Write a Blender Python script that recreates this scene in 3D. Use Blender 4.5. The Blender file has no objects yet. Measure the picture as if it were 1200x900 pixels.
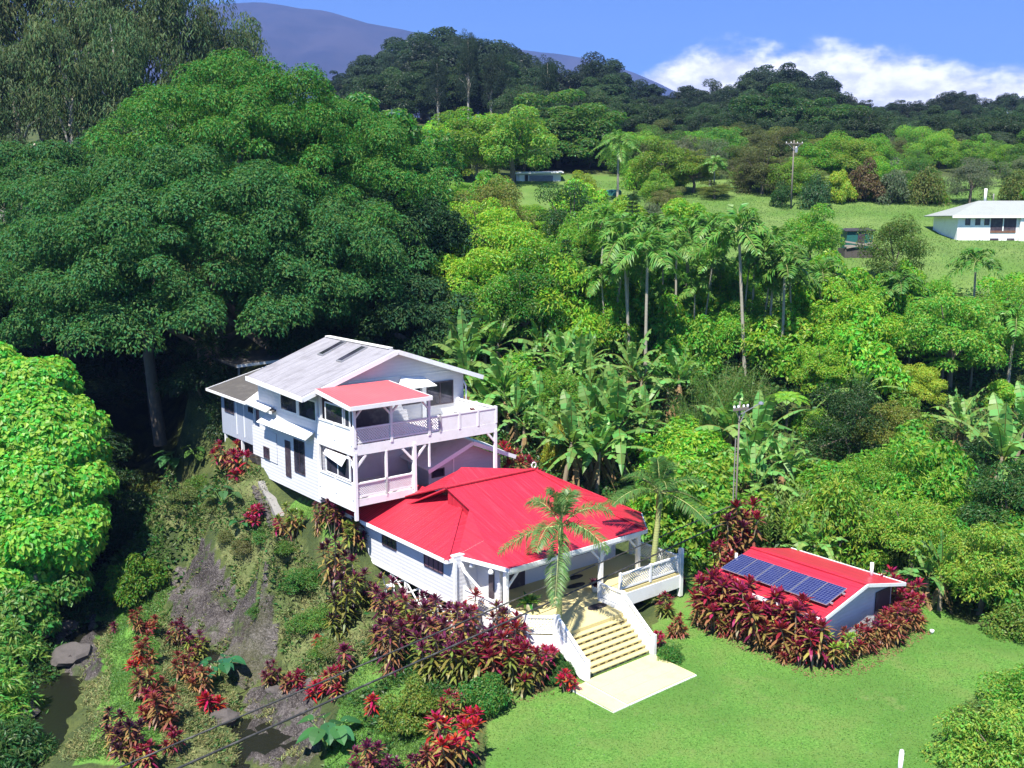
import bpy, math, random
import numpy as np
rng = np.random.default_rng(11); random.seed(5)
S = bpy.context.scene
COL = S.collection

# ------------------------------------------------------------------ camera, world, sun, exposure
F = 1130.0; HZ = 258.0; CAMH = 20.0
PITCH = math.atan((450 - HZ) / F)
cd = bpy.data.cameras.new("camera"); cam = bpy.data.objects.new("camera", cd); COL.objects.link(cam)
cam.location = (0, 0, CAMH); cam.rotation_euler = (math.pi / 2 - PITCH, 0, 0)
cd.sensor_width = 36; cd.lens = 36 * F / 1200; cd.clip_end = 30000; cd.clip_start = .5
S.camera = cam
SUN_EL = math.radians(60); SH = (-0.39, -0.921)             # horizontal direction towards the sun
SUN_ROT = math.atan2(SH[0], SH[1])
w = bpy.data.worlds.new("World"); S.world = w; w.use_nodes = True
nt = w.node_tree; nt.nodes.clear()
def N(tree, t, **k):
    n = tree.nodes.new(t)
    for a, b in k.items():
        if a == 'ins':
            for i, v in b.items(): n.inputs[i].default_value = v
        else: setattr(n, a, b)
    return n
def math_n(tree, op, a, b=None, clamp=False):
    n = tree.nodes.new("ShaderNodeMath"); n.operation = op; n.use_clamp = clamp
    for i, x in enumerate((a, b)):
        if x is None: continue
        if isinstance(x, (int, float)): n.inputs[i].default_value = x
        else: tree.links.new(x, n.inputs[i])
    return n.outputs[0]
def ramp(tree, x, a, b, c=0.0, d=1.0):
    n = tree.nodes.new("ShaderNodeMapRange"); n.interpolation_type = 'SMOOTHSTEP'
    tree.links.new(x, n.inputs[0])
    for i, v in enumerate((a, b, c, d)): n.inputs[i + 1].default_value = v
    return n.outputs[0]
sky = N(nt, "ShaderNodeTexSky", sky_type='NISHITA', sun_disc=False, sun_elevation=SUN_EL, sun_rotation=SUN_ROT,
        altitude=1200, air_density=1.0, dust_density=0.1, ozone_density=4.0)
bg = N(nt, "ShaderNodeBackground"); bg.inputs[1].default_value = 0.07
tc = N(nt, "ShaderNodeTexCoord"); sep = N(nt, "ShaderNodeSeparateXYZ"); nt.links.new(tc.outputs['Generated'], sep.inputs[0])
tint = N(nt, "ShaderNodeMix", data_type='RGBA', blend_type='MULTIPLY'); tint.inputs[0].default_value = 1
tint.inputs[7].default_value = (0.40, 0.66, 1.08, 1)
nt.links.new(sky.outputs[0], tint.inputs[6])
# a bank of low cloud along the right-hand horizon (direction based, goes on beyond the frame)
mp = N(nt, "ShaderNodeMapping"); mp.inputs['Scale'].default_value = (1, 1, 1.9); nt.links.new(tc.outputs['Generated'], mp.inputs[0])
n1 = N(nt, "ShaderNodeTexNoise", ins={'Scale': 7.0, 'Detail': 9.0, 'Roughness': 0.55}); nt.links.new(mp.outputs[0], n1.inputs['Vector'])
n2 = N(nt, "ShaderNodeTexNoise", ins={'Scale': 26.0, 'Detail': 8.0, 'Roughness': 0.6}); nt.links.new(mp.outputs[0], n2.inputs['Vector'])
azm = math_n(nt, 'ARCTAN2', sep.outputs[0], sep.outputs[1])
top = ramp(nt, azm, 0.06, 0.20, 0.115, 0.158)
top2 = ramp(nt, azm, 0.30, 0.50, 0.0, -0.034)
top3 = ramp(nt, azm, 0.75, 1.2, 0.0, 0.05)
topz = math_n(nt, 'ADD', math_n(nt, 'ADD', top, top2), top3)
jit = math_n(nt, 'MULTIPLY', math_n(nt, 'SUBTRACT', n1.outputs[0], 0.5), 0.095)
jit2 = math_n(nt, 'MULTIPLY', math_n(nt, 'SUBTRACT', n2.outputs[0], 0.5), 0.040)
edge = math_n(nt, 'SUBTRACT', math_n(nt, 'ADD', math_n(nt, 'ADD', topz, jit), jit2), sep.outputs[2])
cm = ramp(nt, edge, -0.007, 0.017)
side = ramp(nt, azm, 0.06, 0.16)
back = ramp(nt, azm, 2.2, 1.6)
cm = math_n(nt, 'MULTIPLY', math_n(nt, 'MULTIPLY', cm, side), back)
cshade = ramp(nt, n2.outputs[0], 0.35, 0.65)
ccol = N(nt, "ShaderNodeMix", data_type='RGBA'); nt.links.new(cshade, ccol.inputs[0])
ccol.inputs[6].default_value = (7.6, 7.6, 9.0, 1); ccol.inputs[7].default_value = (14, 13.6, 14, 1)
mixc = N(nt, "ShaderNodeMix", data_type='RGBA'); nt.links.new(cm, mixc.inputs[0])
nt.links.new(tint.outputs[2], mixc.inputs[6]); nt.links.new(ccol.outputs[2], mixc.inputs[7])
nt.links.new(mixc.outputs[2], bg.inputs[0])
wo = N(nt, "ShaderNodeOutputWorld"); nt.links.new(bg.outputs[0], wo.inputs[0])
sd = bpy.data.lights.new("sun", 'SUN'); sd.energy = 4.9; sd.angle = math.radians(.5); sd.color = (1, .96, .88)
so = bpy.data.objects.new("sun", sd); COL.objects.link(so)
so.rotation_euler = (math.pi / 2 - SUN_EL, 0, math.atan2(SH[1], SH[0]) + math.pi / 2)
S.view_settings.view_transform = 'Standard'; S.view_settings.look = 'None'
S.view_settings.exposure = 1.35; S.view_settings.gamma = 1
S.cycles.use_denoising = True; S.cycles.max_bounces = 6; S.cycles.transparent_max_bounces = 4
S.cycles.diffuse_bounces = 3; S.cycles.glossy_bounces = 2; S.cycles.volume_bounces = 0
S.cycles.sample_clamp_indirect = 6

# ------------------------------------------------------------------ places: pixel rays and the houses' own frame
CP, SP = math.cos(PITCH), math.sin(PITCH)
def ray(u, v):
    x = (u - 600) / F; y = -(v - 450) / F
    return np.array([x, CP + y * SP, -SP + y * CP])
def at(u, v, z):
    r = ray(u, v); return r * ((z - CAMH) / r[2]) + np.array([0, 0, CAMH])
AZ = math.radians(-38.9)
VA = np.array([math.sin(AZ), math.cos(AZ), 0]); VB = np.array([math.cos(AZ), -math.sin(AZ), 0])
ORG = at(597, 667, 3.84); ORG[2] = 0
HROT = math.atan2(VB[1], VB[0])
def L(x, y, z=0): return ORG + VB * x + VA * y + np.array([0, 0, z])

# ------------------------------------------------------------------ terrain heights
PY = np.array([-60, 40, 55, 62, 70, 78, 86, 95, 103, 112, 130, 150, 200, 300, 420, 600, 2000, 9000.])
PZ = np.array([0, 0, .3, 1, 3, 6.5, 11, 15.4, 17.0, 17.9, 22.0, 25.5, 33, 50, 62, 66, 60, 40.])
ctl = []
for x, y, z in [(-1.3, 10, 1.1), (-1.3, 5, .15), (-1.2, 1, -.15), (2, -3, 0), (0, -8, 0), (4, -8, 0), (10, -5, 0), (14, -8, 0),
                (12, 2, .1), (6, 6, .3), (3, 9, 2.4), (3, 12, 4.4), (-2.5, 14, 4.3), (-5, 15, 3.8), (-3.9, 10.5, 2.2),
                (-2.3, 22, 5.2), (-2.3, 28, 5.9), (4, 20, 5.4), (5, 30, 6.4), (10, 14, 2.8), (10, 9, .9), (12, 28, 6.4),
                (18, 10, 1.4), (8, -14, 0), (14, -14, 0), (20, -8, 0), (18, -3, 0), (2, -14, 0), (8, -4, 0), (-1.5, -3, -.2),
                (-5, 22, 3.9), (-6, 28, 4.0), (-6.3, 13, 2.6), (-3, 4, -.3), (-4, 7, .4), (0, 40, 7.5)]:
    p = L(x, y); ctl.append((p[0], p[1], z))
for u, v, z in [(540, 800, -.15), (450, 780, -.9), (400, 830, -1.6), (440, 880, -1.5), (500, 880, -.5), (360, 790, -2.2), (330, 800, -3.0), (300, 800, -3.6),
                (340, 885, -4.3), (310, 870, -4.2), (235, 770, -4.1), (205, 745, -3.9), (60, 830, -4.6), (95, 760, -4.5), (115, 690, -4.4),
                (30, 890, -4.7), (140, 620, -4.2), (100, 640, -4.4), (150, 560, -4.0),
                (170, 720, -1.9), (150, 800, -2.2), (230, 850, -3.1), (200, 690, -2.4), (160, 650, -2.2), (130, 850, -2.6), (170, 780, -1.9),
                (240, 815, -3.3), (110, 890, -3.0), (270, 890, -3.6), (300, 890, -4.2), (255, 780, -4.3), (100, 700, -3.4), (128, 760, -2.9),
                (215, 700, -3.4), (225, 660, -2.9), (290, 700, -1.7), (325, 660, .6), (260, 620, -1.0), (300, 750, -2.6), (330, 720, -1.9),
                (250, 560, 1.6), (290, 570, 3.3), (210, 600, -2.6), (200, 560, -1.6), (170, 500, -1.0),
                (370, 720, -1.0), (410, 720, -.5), (20, 760, -3.4), (10, 700, -2.6), (-60, 800, -2.6), (30, 620, -2.8)]:
    p = at(u, v, z); ctl.append((p[0], p[1], z))
for X in (-70, -45, -22): ctl.append((X, 84, 8.5))
for X, Y, z in [(-45, 60, -1), (-60, 45, -1), (-32, 72, 3), (-45, 72, 3), (0, 22, 0), (12, 20, 0), (25, 25, 0), (30, 35, 0), (-10, 25, -4.0), (-13, 33, -4.3), (-25, 25, -4.6),
                (45, 30, 0), (60, 50, 0), (40, 55, .3), (-40, 10, -3), (20, 0, 0), (-10, 0, -4)]: ctl.append((X, Y, z))
for X in (-5, 8, 22, 36, 55, 75):
    for Y in (70, 78, 86, 95, 105, 115): ctl.append((X, Y, float(np.interp(Y, PY, PZ))))
for X in (14, 26, 40):
    for Y in (56, 62): ctl.append((X, Y, float(np.interp(Y, PY, PZ))))
for X in (-75, -50, -25):
    for Y in (98, 115): ctl.append((X, Y, float(np.interp(Y, PY, PZ)) - 1))
ctl = np.array(ctl)
_d = np.linalg.norm(ctl[:, None, :2] - ctl[None, :, :2], axis=2)
_n = len(ctl); _M = np.zeros((_n + 3, _n + 3)); _M[:_n, :_n] = _d + np.eye(_n) * -.03
_P = np.c_[np.ones(_n), ctl[:, :2]]; _M[:_n, _n:] = _P; _M[_n:, :_n] = _P.T
_W = np.linalg.solve(_M, np.r_[ctl[:, 2], 0, 0, 0])
def gzv(x, y):
    x = np.asarray(x, float).ravel(); y = np.asarray(y, float).ravel()
    far = np.interp(y, PY, PZ) + 2.2 * np.sin(x * .019 + y * .011) * np.clip((y - 130) / 120, 0, 1) + np.clip((y - 150) / 100, 0, 1) * np.clip(-x - 20, 0, 200) * .03
    out = far.copy(); m = (y < 122) & (np.abs(x) < 130) & (y > -70)
    idx = np.nonzero(m)[0]
    for i in range(0, len(idx), 4000):
        j = idx[i:i + 4000]
        d = np.hypot(x[j, None] - ctl[None, :, 0], y[j, None] - ctl[None, :, 1])
        near = d @ _W[:_n] + _W[_n] + _W[_n + 1] * x[j] + _W[_n + 2] * y[j]
        k = np.clip((y[j] - 104) / 16, 0, 1) + np.clip((np.abs(x[j]) - 90) / 40, 0, 1) + np.clip((-y[j] - 20) / 40, 0, 1)
        k = np.clip(k, 0, 1); k = k * k * (3 - 2 * k)
        out[j] = near * (1 - k) + far[j] * k
    return out
def gz(x, y): return float(gzv([x], [y])[0])
def hit(u, v, smin=15, smax=420):
    r = ray(u, v); s = np.arange(smin, smax, .25)
    z = CAMH + r[2] * s; g = gzv(r[0] * s, r[1] * s)
    k = np.nonzero(z <= g)[0]
    k = k[0] if len(k) else len(s) - 1
    return np.array([r[0] * s[k], r[1] * s[k], g[k]])
def below(u, v, h, y0=40, y1=330):
    """ground point whose plant of height h has its top at pixel (u, v)"""
    ys = np.arange(y0, y1, .5); r = ray(u, v); k = ys / r[1]
    xs = r[0] * k; zt = CAMH + r[2] * k
    g = gzv(xs, ys); d = zt - (g + h)
    s = np.nonzero(d <= 0)[0]
    i = s[0] if len(s) else int(np.argmin(np.abs(d)))
    return np.array([xs[i], ys[i], g[i]])

# ------------------------------------------------------------------ materials
def newmat(name):
    m = bpy.data.materials.new(name); m.use_nodes = True; t = m.node_tree; t.nodes.clear()
    o = t.nodes.new("ShaderNodeOutputMaterial"); return m, t, o
def mixc_n(t, fac, a, b, mode='MIX'):
    n = t.nodes.new("ShaderNodeMix"); n.data_type = 'RGBA'; n.blend_type = mode
    for s, x in ((0, fac), (6, a), (7, b)):
        if isinstance(x, (int, float)): n.inputs[s].default_value = x
        elif isinstance(x, tuple): n.inputs[s].default_value = (*x[:3], 1)
        else: t.links.new(x, n.inputs[s])
    return n.outputs[2]
def noise(t, scale, detail=4, rough=.55, vec=None, dist=0):
    n = t.nodes.new("ShaderNodeTexNoise"); n.inputs['Scale'].default_value = scale; n.inputs['Detail'].default_value = detail
    n.inputs['Roughness'].default_value = rough; n.inputs['Distortion'].default_value = dist
    if vec is not None: t.links.new(vec, n.inputs['Vector'])
    return n.outputs[0]
def objco(t, scale=None):
    c = t.nodes.new("ShaderNodeTexCoord"); 
    if scale is None: return c.outputs['Object']
    m = t.nodes.new("ShaderNodeMapping"); m.inputs['Scale'].default_value = scale; t.links.new(c.outputs['Object'], m.inputs[0]); return m.outputs[0]
def bump(t, h, strength, dist):
    b = t.nodes.new("ShaderNodeBump"); b.inputs['Strength'].default_value = strength; b.inputs['Distance'].default_value = dist
    t.links.new(h, b.inputs['Height']); return b.outputs[0]
def paint(name, col, rough=.55, var=.12, scale=1.5, dirt=(.35, .33, .28), dirt_amt=.25, metal=0, grooves=None, spec=.4, streak=None):
    m, t, o = newmat(name); p = t.nodes.new("ShaderNodeBsdfPrincipled"); vec = objco(t)
    a = noise(t, scale, 6, .6, vec); b = noise(t, scale * 7, 4, .6, vec)
    f = ramp(t, a, .45, .75, 0, dirt_amt)
    c = mixc_n(t, f, tuple(col), tuple(dirt))
    c = mixc_n(t, ramp(t, b, .3, .7, 0, var), c, tuple(x * .75 for x in col))
    if streak:
        sv = objco(t, (5.0, .35, .35) if streak == 'X' else (.35, 5.0, .35)); sn = noise(t, 1.0, 5, .65, sv)
        c = mixc_n(t, ramp(t, sn, .42, .70, 0, .55), c, tuple(x * .62 + .015 for x in col)); c = mixc_n(t, ramp(t, sn, .50, .28, 0, .35), c, tuple(min(x * 1.05 + .06, 1) for x in col))
        wc = t.nodes.new("ShaderNodeTexWave"); wc.wave_type = 'BANDS'; wc.bands_direction = streak; wc.inputs['Scale'].default_value = .36; t.links.new(vec, wc.inputs['Vector'])
        c = mixc_n(t, ramp(t, wc.outputs['Fac'], .93, 1.0, 0, .35), c, tuple(x * .45 for x in col))
    t.links.new(c, p.inputs['Base Color']); p.inputs['Roughness'].default_value = rough; p.inputs['Metallic'].default_value = metal
    p.inputs['Specular IOR Level'].default_value = spec
    h = b; s = .15
    if grooves:
        ax, per = grooves; wv = t.nodes.new("ShaderNodeTexWave"); wv.wave_type = 'BANDS'; wv.bands_direction = ax
        wv.inputs['Scale'].default_value = per; t.links.new(vec, wv.inputs['Vector']); h = wv.outputs['Fac']; s = .25 if ax == 'Z' else .6
    t.links.new(bump(t, h, s, .02), p.inputs['Normal']); t.links.new(p.outputs[0], o.inputs[0]); return m
def leafmat(name, base=None, hv=.05, vv=.7, trans=.35, rough=.45, spec=.35):
    m, t, o = newmat(name)
    oi = t.nodes.new("ShaderNodeObjectInfo"); g = t.nodes.new("ShaderNodeNewGeometry")
    if base is None: c = oi.outputs['Color']
    else:
        r = t.nodes.new("ShaderNodeRGB"); r.outputs[0].default_value = (*base, 1); c = r.outputs[0]
    hs = t.nodes.new("ShaderNodeHueSaturation"); t.links.new(c, hs.inputs['Color'])
    ri = g.outputs['Random Per Island']
    t.links.new(ramp(t, ri, 0, 1, .5 - hv, .5 + hv), hs.inputs['Hue'])
    v = math_n(t, 'MULTIPLY', math_n(t, 'FRACT', math_n(t, 'MULTIPLY', ri, 7.31)), vv)
    v = math_n(t, 'ADD', math_n(t, 'ADD', v, 1 - vv * .5), math_n(t, 'MULTIPLY', math_n(t, 'SUBTRACT', oi.outputs['Random'], .5), .3))
    t.links.new(v, hs.inputs['Value'])
    p = t.nodes.new("ShaderNodeBsdfPrincipled"); t.links.new(hs.outputs[0], p.inputs['Base Color'])
    p.inputs['Roughness'].default_value = rough; p.inputs['Specular IOR Level'].default_value = spec
    tr = t.nodes.new("ShaderNodeBsdfTranslucent"); tc2 = mixc_n(t, 1.0, hs.outputs[0], (1.5, 1.5, .8), 'MULTIPLY')
    t.links.new(tc2, tr.inputs[0]); mx = t.nodes.new("ShaderNodeMixShader"); mx.inputs[0].default_value = trans
    t.links.new(p.outputs[0], mx.inputs[1]); t.links.new(tr.outputs[0], mx.inputs[2]); t.links.new(mx.outputs[0], o.inputs[0]); return m
M = {}
M['leaf'] = leafmat('leaf', trans=.48); M['leaf_dull'] = leafmat('leaf_dull', trans=.34, rough=.6, spec=.2)
M['blade'] = leafmat('blade', vv=.5, hv=.03, trans=.36, rough=.42, spec=.3)
M['ti_leaf'] = leafmat('ti_leaf', vv=.8, hv=.025, trans=.3, rough=.35, spec=.4)
M['old_ti'] = leafmat('old_ti', (.22, .13, .045), vv=.9, hv=.06, trans=.3)
M['pink_ti'] = leafmat('pink_ti', (.22, .105, .045), vv=.8, hv=.05, trans=.3)
M['green_ti'] = leafmat('green_ti', (.16, .17, .03), vv=.8, hv=.05, trans=.3)
M['dead'] = leafmat('dead', (.20, .135, .065), vv=.8, hv=.02, trans=.15, rough=.8, spec=.1)
M['grass'] = leafmat('grass', (.075, .165, .030), vv=.6, hv=.03, trans=.3)
M['dry'] = leafmat('dry', (.17, .185, .065), vv=.9, hv=.05, trans=.2, rough=.7)
M['under'] = leafmat('under', (.045, .11, .022), vv=.9, hv=.05, trans=.3)
M['bark'] = paint('bark', (.16, .13, .1), .9, .5, 3, (.07, .06, .05), .6)
M['palebark'] = paint('palebark', (.42, .38, .32), .85, .5, 3, (.2, .18, .15), .6)
M['cane'] = paint('cane', (.24, .19, .13), .8, .4, 5)
M['palmtrunk'] = paint('palmtrunk', (.33, .30, .24), .85, .3, 2, (.2, .17, .12), .5, grooves=('Z', 4))
M['crownshaft'] = paint('crownshaft', (.12, .22, .05), .5, .2, 2)
M['trunkgreen'] = paint('trunkgreen', (.33, .36, .13), .6, .3, 2, (.25, .22, .14), .4, grooves=('Z', 2.5))
M['white'] = paint('white', (.80, .80, .79), .5, .10, 1.6, (.42, .40, .36), .28)
M['wall'] = paint('wall', (.54, .54, .57), .6, .10, .9, (.36, .35, .33), .22, grooves=('Z', 1.55))
M['shadewall'] = paint('shadewall', (.36, .39, .46), .6, .12, .9, (.25, .25, .25), .25, grooves=('Y', 1.1))  # blue-grey colour carries the tree shade on the rear wing walls
M['wallw'] = paint('wallw', (.62, .62, .65), .6, .10, .9, (.40, .39, .37), .25, grooves=('Z', 1.55))
M['red'] = paint('red', (.45, .018, .038), .42, .10, .5, (.34, .03, .045), .45, grooves=('X', 1.6), streak='X')
M['redy'] = paint('redy', (.45, .018, .038), .42, .10, .5, (.34, .03, .045), .45, grooves=('Y', 1.6), streak='Y')
M['redr'] = paint('redr', (.62, .10, .11), .5, .12, .8, (.5, .16, .15), .35, grooves=('X', 1.6))
M['weather'] = paint('weather', (.28, .27, .29), .75, .6, 1.1, (.15, .14, .15), .85, grooves=('Y', 1.2), streak='Y')
M['shaderoof'] = paint('shaderoof', (.075, .068, .062), .85, .5, 1.5, (.16, .15, .13), .5, grooves=('Y', 1.2))  # dark tone paints tree shade onto the rear wing and carport roofs
M['awning'] = paint('awning', (.74, .72, .68), .6, .2, 1.5, (.5, .45, .38), .35)
M['cream'] = paint('cream', (.58, .49, .23), .7, .15, 1.2, (.55, .47, .28), .3)
M['slab'] = paint('slab', (.56, .50, .26), .75, .25, 1.3, (.34, .30, .18), .55)
M['slabw'] = paint('slabw', (.8, .79, .72), .7, .1, .8)
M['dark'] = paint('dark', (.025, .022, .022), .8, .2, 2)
M['mat'] = paint('mat', (.02, .015, .02), .95, .2, 2)
M['frame'] = paint('frame', (.05, .035, .05), .5, .2, 2)
M['pole'] = paint('pole', (.17, .15, .125), .9, .4, 2, (.2, .17, .13), .5)
M['metal'] = paint('metal', (.45, .45, .46), .4, .2, 2, metal=.7)
M['wire'] = paint('wire', (.03, .03, .03), .5, .1, 2)
M['hiproof'] = paint('hiproof', (.27, .29, .27), .8, .2, .6, (.2, .2, .19), .4)
M['teal'] = paint('teal', (.016, .11, .095), .5, .25, 1.0, (.05, .08, .07), .4)
M['timber'] = paint('timber', (.3, .26, .22), .9, .4, 2)
M['stone'] = paint('stone', (.085, .074, .068), .9, .7, 1.6, (.030, .027, .025), .7)
M['concrete'] = paint('concrete', (.22, .21, .20), .85, .3, 1.5)
M['alu'] = paint('alu', (.42, .42, .45), .35, .05, 2, metal=.4)
M['brown'] = paint('brown', (.16, .07, .04), .7, .3, 2)
def glassmat(name, col, rough=.04):
    m, t, o = newmat(name); p = t.nodes.new("ShaderNodeBsdfPrincipled")
    a = noise(t, .9, 2, .5, objco(t)); c = mixc_n(t, ramp(t, a, .4, .65), tuple(col), tuple(x * 2.6 for x in col))
    t.links.new(c, p.inputs['Base Color']); p.inputs['Roughness'].default_value = rough; p.inputs['IOR'].default_value = 1.5
    t.links.new(p.outputs[0], o.inputs[0]); return m
M['glass'] = glassmat('glass', (.018, .017, .026)); M['curtain'] = paint('curtain', (.22, .10, .12), .6, .4, 3, grooves=('Y', 5))
M['blind'] = paint('blind', (.62, .6, .6), .8, .1, 1)
# photovoltaic cells
m, t, o = newmat('cells'); p = t.nodes.new("ShaderNodeBsdfPrincipled"); br = t.nodes.new("ShaderNodeTexBrick")
br.offset = 0; br.squash = 1
for k_, v_ in {'Scale': 1.0, 'Mortar Size': .006, 'Mortar Smooth': .1, 'Brick Width': .158, 'Row Height': .158}.items(): br.inputs[k_].default_value = v_
br.inputs['Color1'].default_value = (.012, .016, .075, 1); br.inputs['Color2'].default_value = (.016, .022, .095, 1); br.inputs['Mortar'].default_value = (.16, .18, .28, 1)
t.links.new(objco(t), br.inputs['Vector']); t.links.new(br.outputs[0], p.inputs['Base Color']); p.inputs['Roughness'].default_value = .12
p.inputs['Specular IOR Level'].default_value = .3
t.links.new(p.outputs[0], o.inputs[0]); M['cells'] = m
# river water
m, t, o = newmat('water'); p = t.nodes.new("ShaderNodeBsdfPrincipled"); vec = objco(t)
p.inputs['Base Color'].default_value = (.010, .011, .007, 1); p.inputs['Roughness'].default_value = .12; p.inputs['Specular IOR Level'].default_value = .3
t.links.new(bump(t, noise(t, 5, 5, .65, vec), .5, .06), p.inputs['Normal']); t.links.new(p.outputs[0], o.inputs[0]); M['water'] = m
# mountain
m, t, o = newmat('mountain'); p = t.nodes.new("ShaderNodeBsdfPrincipled"); vec = objco(t)
c = mixc_n(t, ramp(t, noise(t, .004, 8, .65, vec), .35, .65), (.012, .012, .030), (.034, .028, .046))
t.links.new(c, p.inputs['Base Color']); p.inputs['Roughness'].default_value = .95; p.inputs['Specular IOR Level'].default_value = .1
t.links.new(p.outputs[0], o.inputs[0]); M['mountain'] = m
# ground: lawn, rock, dry bank and pasture by the zone attribute
m, t, o = newmat('ground'); p = t.nodes.new("ShaderNodeBsdfPrincipled"); vec = objco(t)
at_ = t.nodes.new("ShaderNodeAttribute"); at_.attribute_name = "zone"; sp_ = t.nodes.new("ShaderNodeSeparateColor"); t.links.new(at_.outputs['Color'], sp_.inputs[0])
edge_n = math_n(t, 'MULTIPLY', math_n(t, 'SUBTRACT', noise(t, 1.3, 6, .65, vec), .5), .9)
def zone(s): return ramp(t, math_n(t, 'ADD', s, edge_n), .35, .65)
nf = noise(t, 9, 6, .7, vec); nm = noise(t, .6, 5, .6, vec); nl = noise(t, .14, 3, .5, vec); nff = noise(t, 34, 3, .7, vec)
lawn = mixc_n(t, ramp(t, nf, .3, .7), (.056, .155, .022), (.140, .280, .052))
lawn = mixc_n(t, ramp(t, nm, .40, .64, 0, .7), lawn, (.130, .200, .047))
lawn = mixc_n(t, ramp(t, nl, .42, .62, 0, .75), lawn, (.070, .165, .028))
lawn = mixc_n(t, ramp(t, noise(t, .33, 6, .7, vec), .56, .72, 0, .55), lawn, (.185, .215, .075))
lawn = mixc_n(t, ramp(t, nff, .52, .75, 0, .75), lawn, (.042, .105, .018))
soil = mixc_n(t, ramp(t, nm, .4, .6), (.045, .065, .022), (.085, .105, .032)); soil = mixc_n(t, ramp(t, nf, .4, .7, 0, .7), soil, (.025, .035, .014))
vor = t.nodes.new("ShaderNodeTexVoronoi"); vor.feature = 'DISTANCE_TO_EDGE'; vor.inputs['Scale'].default_value = .9
vd = t.nodes.new("ShaderNodeVectorMath"); vd.operation = 'ADD'; nv = t.nodes.new("ShaderNodeTexNoise"); nv.inputs['Scale'].default_value = 1.1; nv.inputs['Detail'].default_value = 6
t.links.new(vec, nv.inputs['Vector']); t.links.new(vec, vd.inputs[0]); t.links.new(nv.outputs['Color'], vd.inputs[1]); t.links.new(vd.outputs[0], vor.inputs['Vector'])
rock = mixc_n(t, ramp(t, nm, .35, .65), (.055, .047, .045), (.180, .158, .150)); rock = mixc_n(t, ramp(t, nf, .35, .7, 0, .85), rock, (.045, .038, .036))
for sc_, wd_, am_ in ((1.3, .030, .85), (3.6, .045, .7)):
    ab = math_n(t, 'ABSOLUTE', math_n(t, 'SUBTRACT', noise(t, sc_, 7, .62, vec, 1.6), .5)); rock = mixc_n(t, ramp(t, ab, 0, wd_, am_, 0), rock, (.012, .010, .009))
rock = mixc_n(t, ramp(t, noise(t, 16, 5, .75, vec), .50, .68, 0, .8), rock, (.27, .245, .235)); rock = mixc_n(t, ramp(t, noise(t, 1.0, 6, .7, vec), .54, .64, 0, .8), rock, (.06, .085, .028))
rock = mixc_n(t, ramp(t, vor.outputs[0], .0, .06, .45, 0), rock, (.022, .018, .018)); rock = mixc_n(t, ramp(t, nl, .5, .7, 0, .55), rock, (.12, .125, .05))
dry = mixc_n(t, ramp(t, nm, .35, .65), (.080, .115, .034), (.165, .175, .070)); dry = mixc_n(t, ramp(t, nf, .4, .7, 0, .7), dry, (.05, .055, .025))
past = mixc_n(t, ramp(t, nl, .35, .65), (.085, .165, .030), (.130, .200, .050)); past = mixc_n(t, ramp(t, nm, .4, .7, 0, .6), past, (.080, .130, .032))
c = mixc_n(t, zone(sp_.outputs[2]), soil, dry); c = mixc_n(t, zone(sp_.outputs[1]), c, rock); c = mixc_n(t, zone(sp_.outputs[0]), c, lawn)
ap = t.nodes.new("ShaderNodeAttribute"); ap.attribute_name = "pasture"; c = mixc_n(t, zone(ap.outputs['Fac']), c, past)
t.links.new(c, p.inputs['Base Color']); p.inputs['Roughness'].default_value = .9; p.inputs['Specular IOR Level'].default_value = .15
hh = math_n(t, 'ADD', math_n(t, 'MULTIPLY', nf, .6), nm)
hh = math_n(t, 'ADD', hh, math_n(t, 'MULTIPLY', sp_.outputs[1], math_n(t, 'MULTIPLY', noise(t, 2.2, 8, .7, vec, 1.2), 2.5)))
t.links.new(bump(t, hh, .8, .14), p.inputs['Normal']); t.links.new(p.outputs[0], o.inputs[0]); M['ground'] = m

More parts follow.
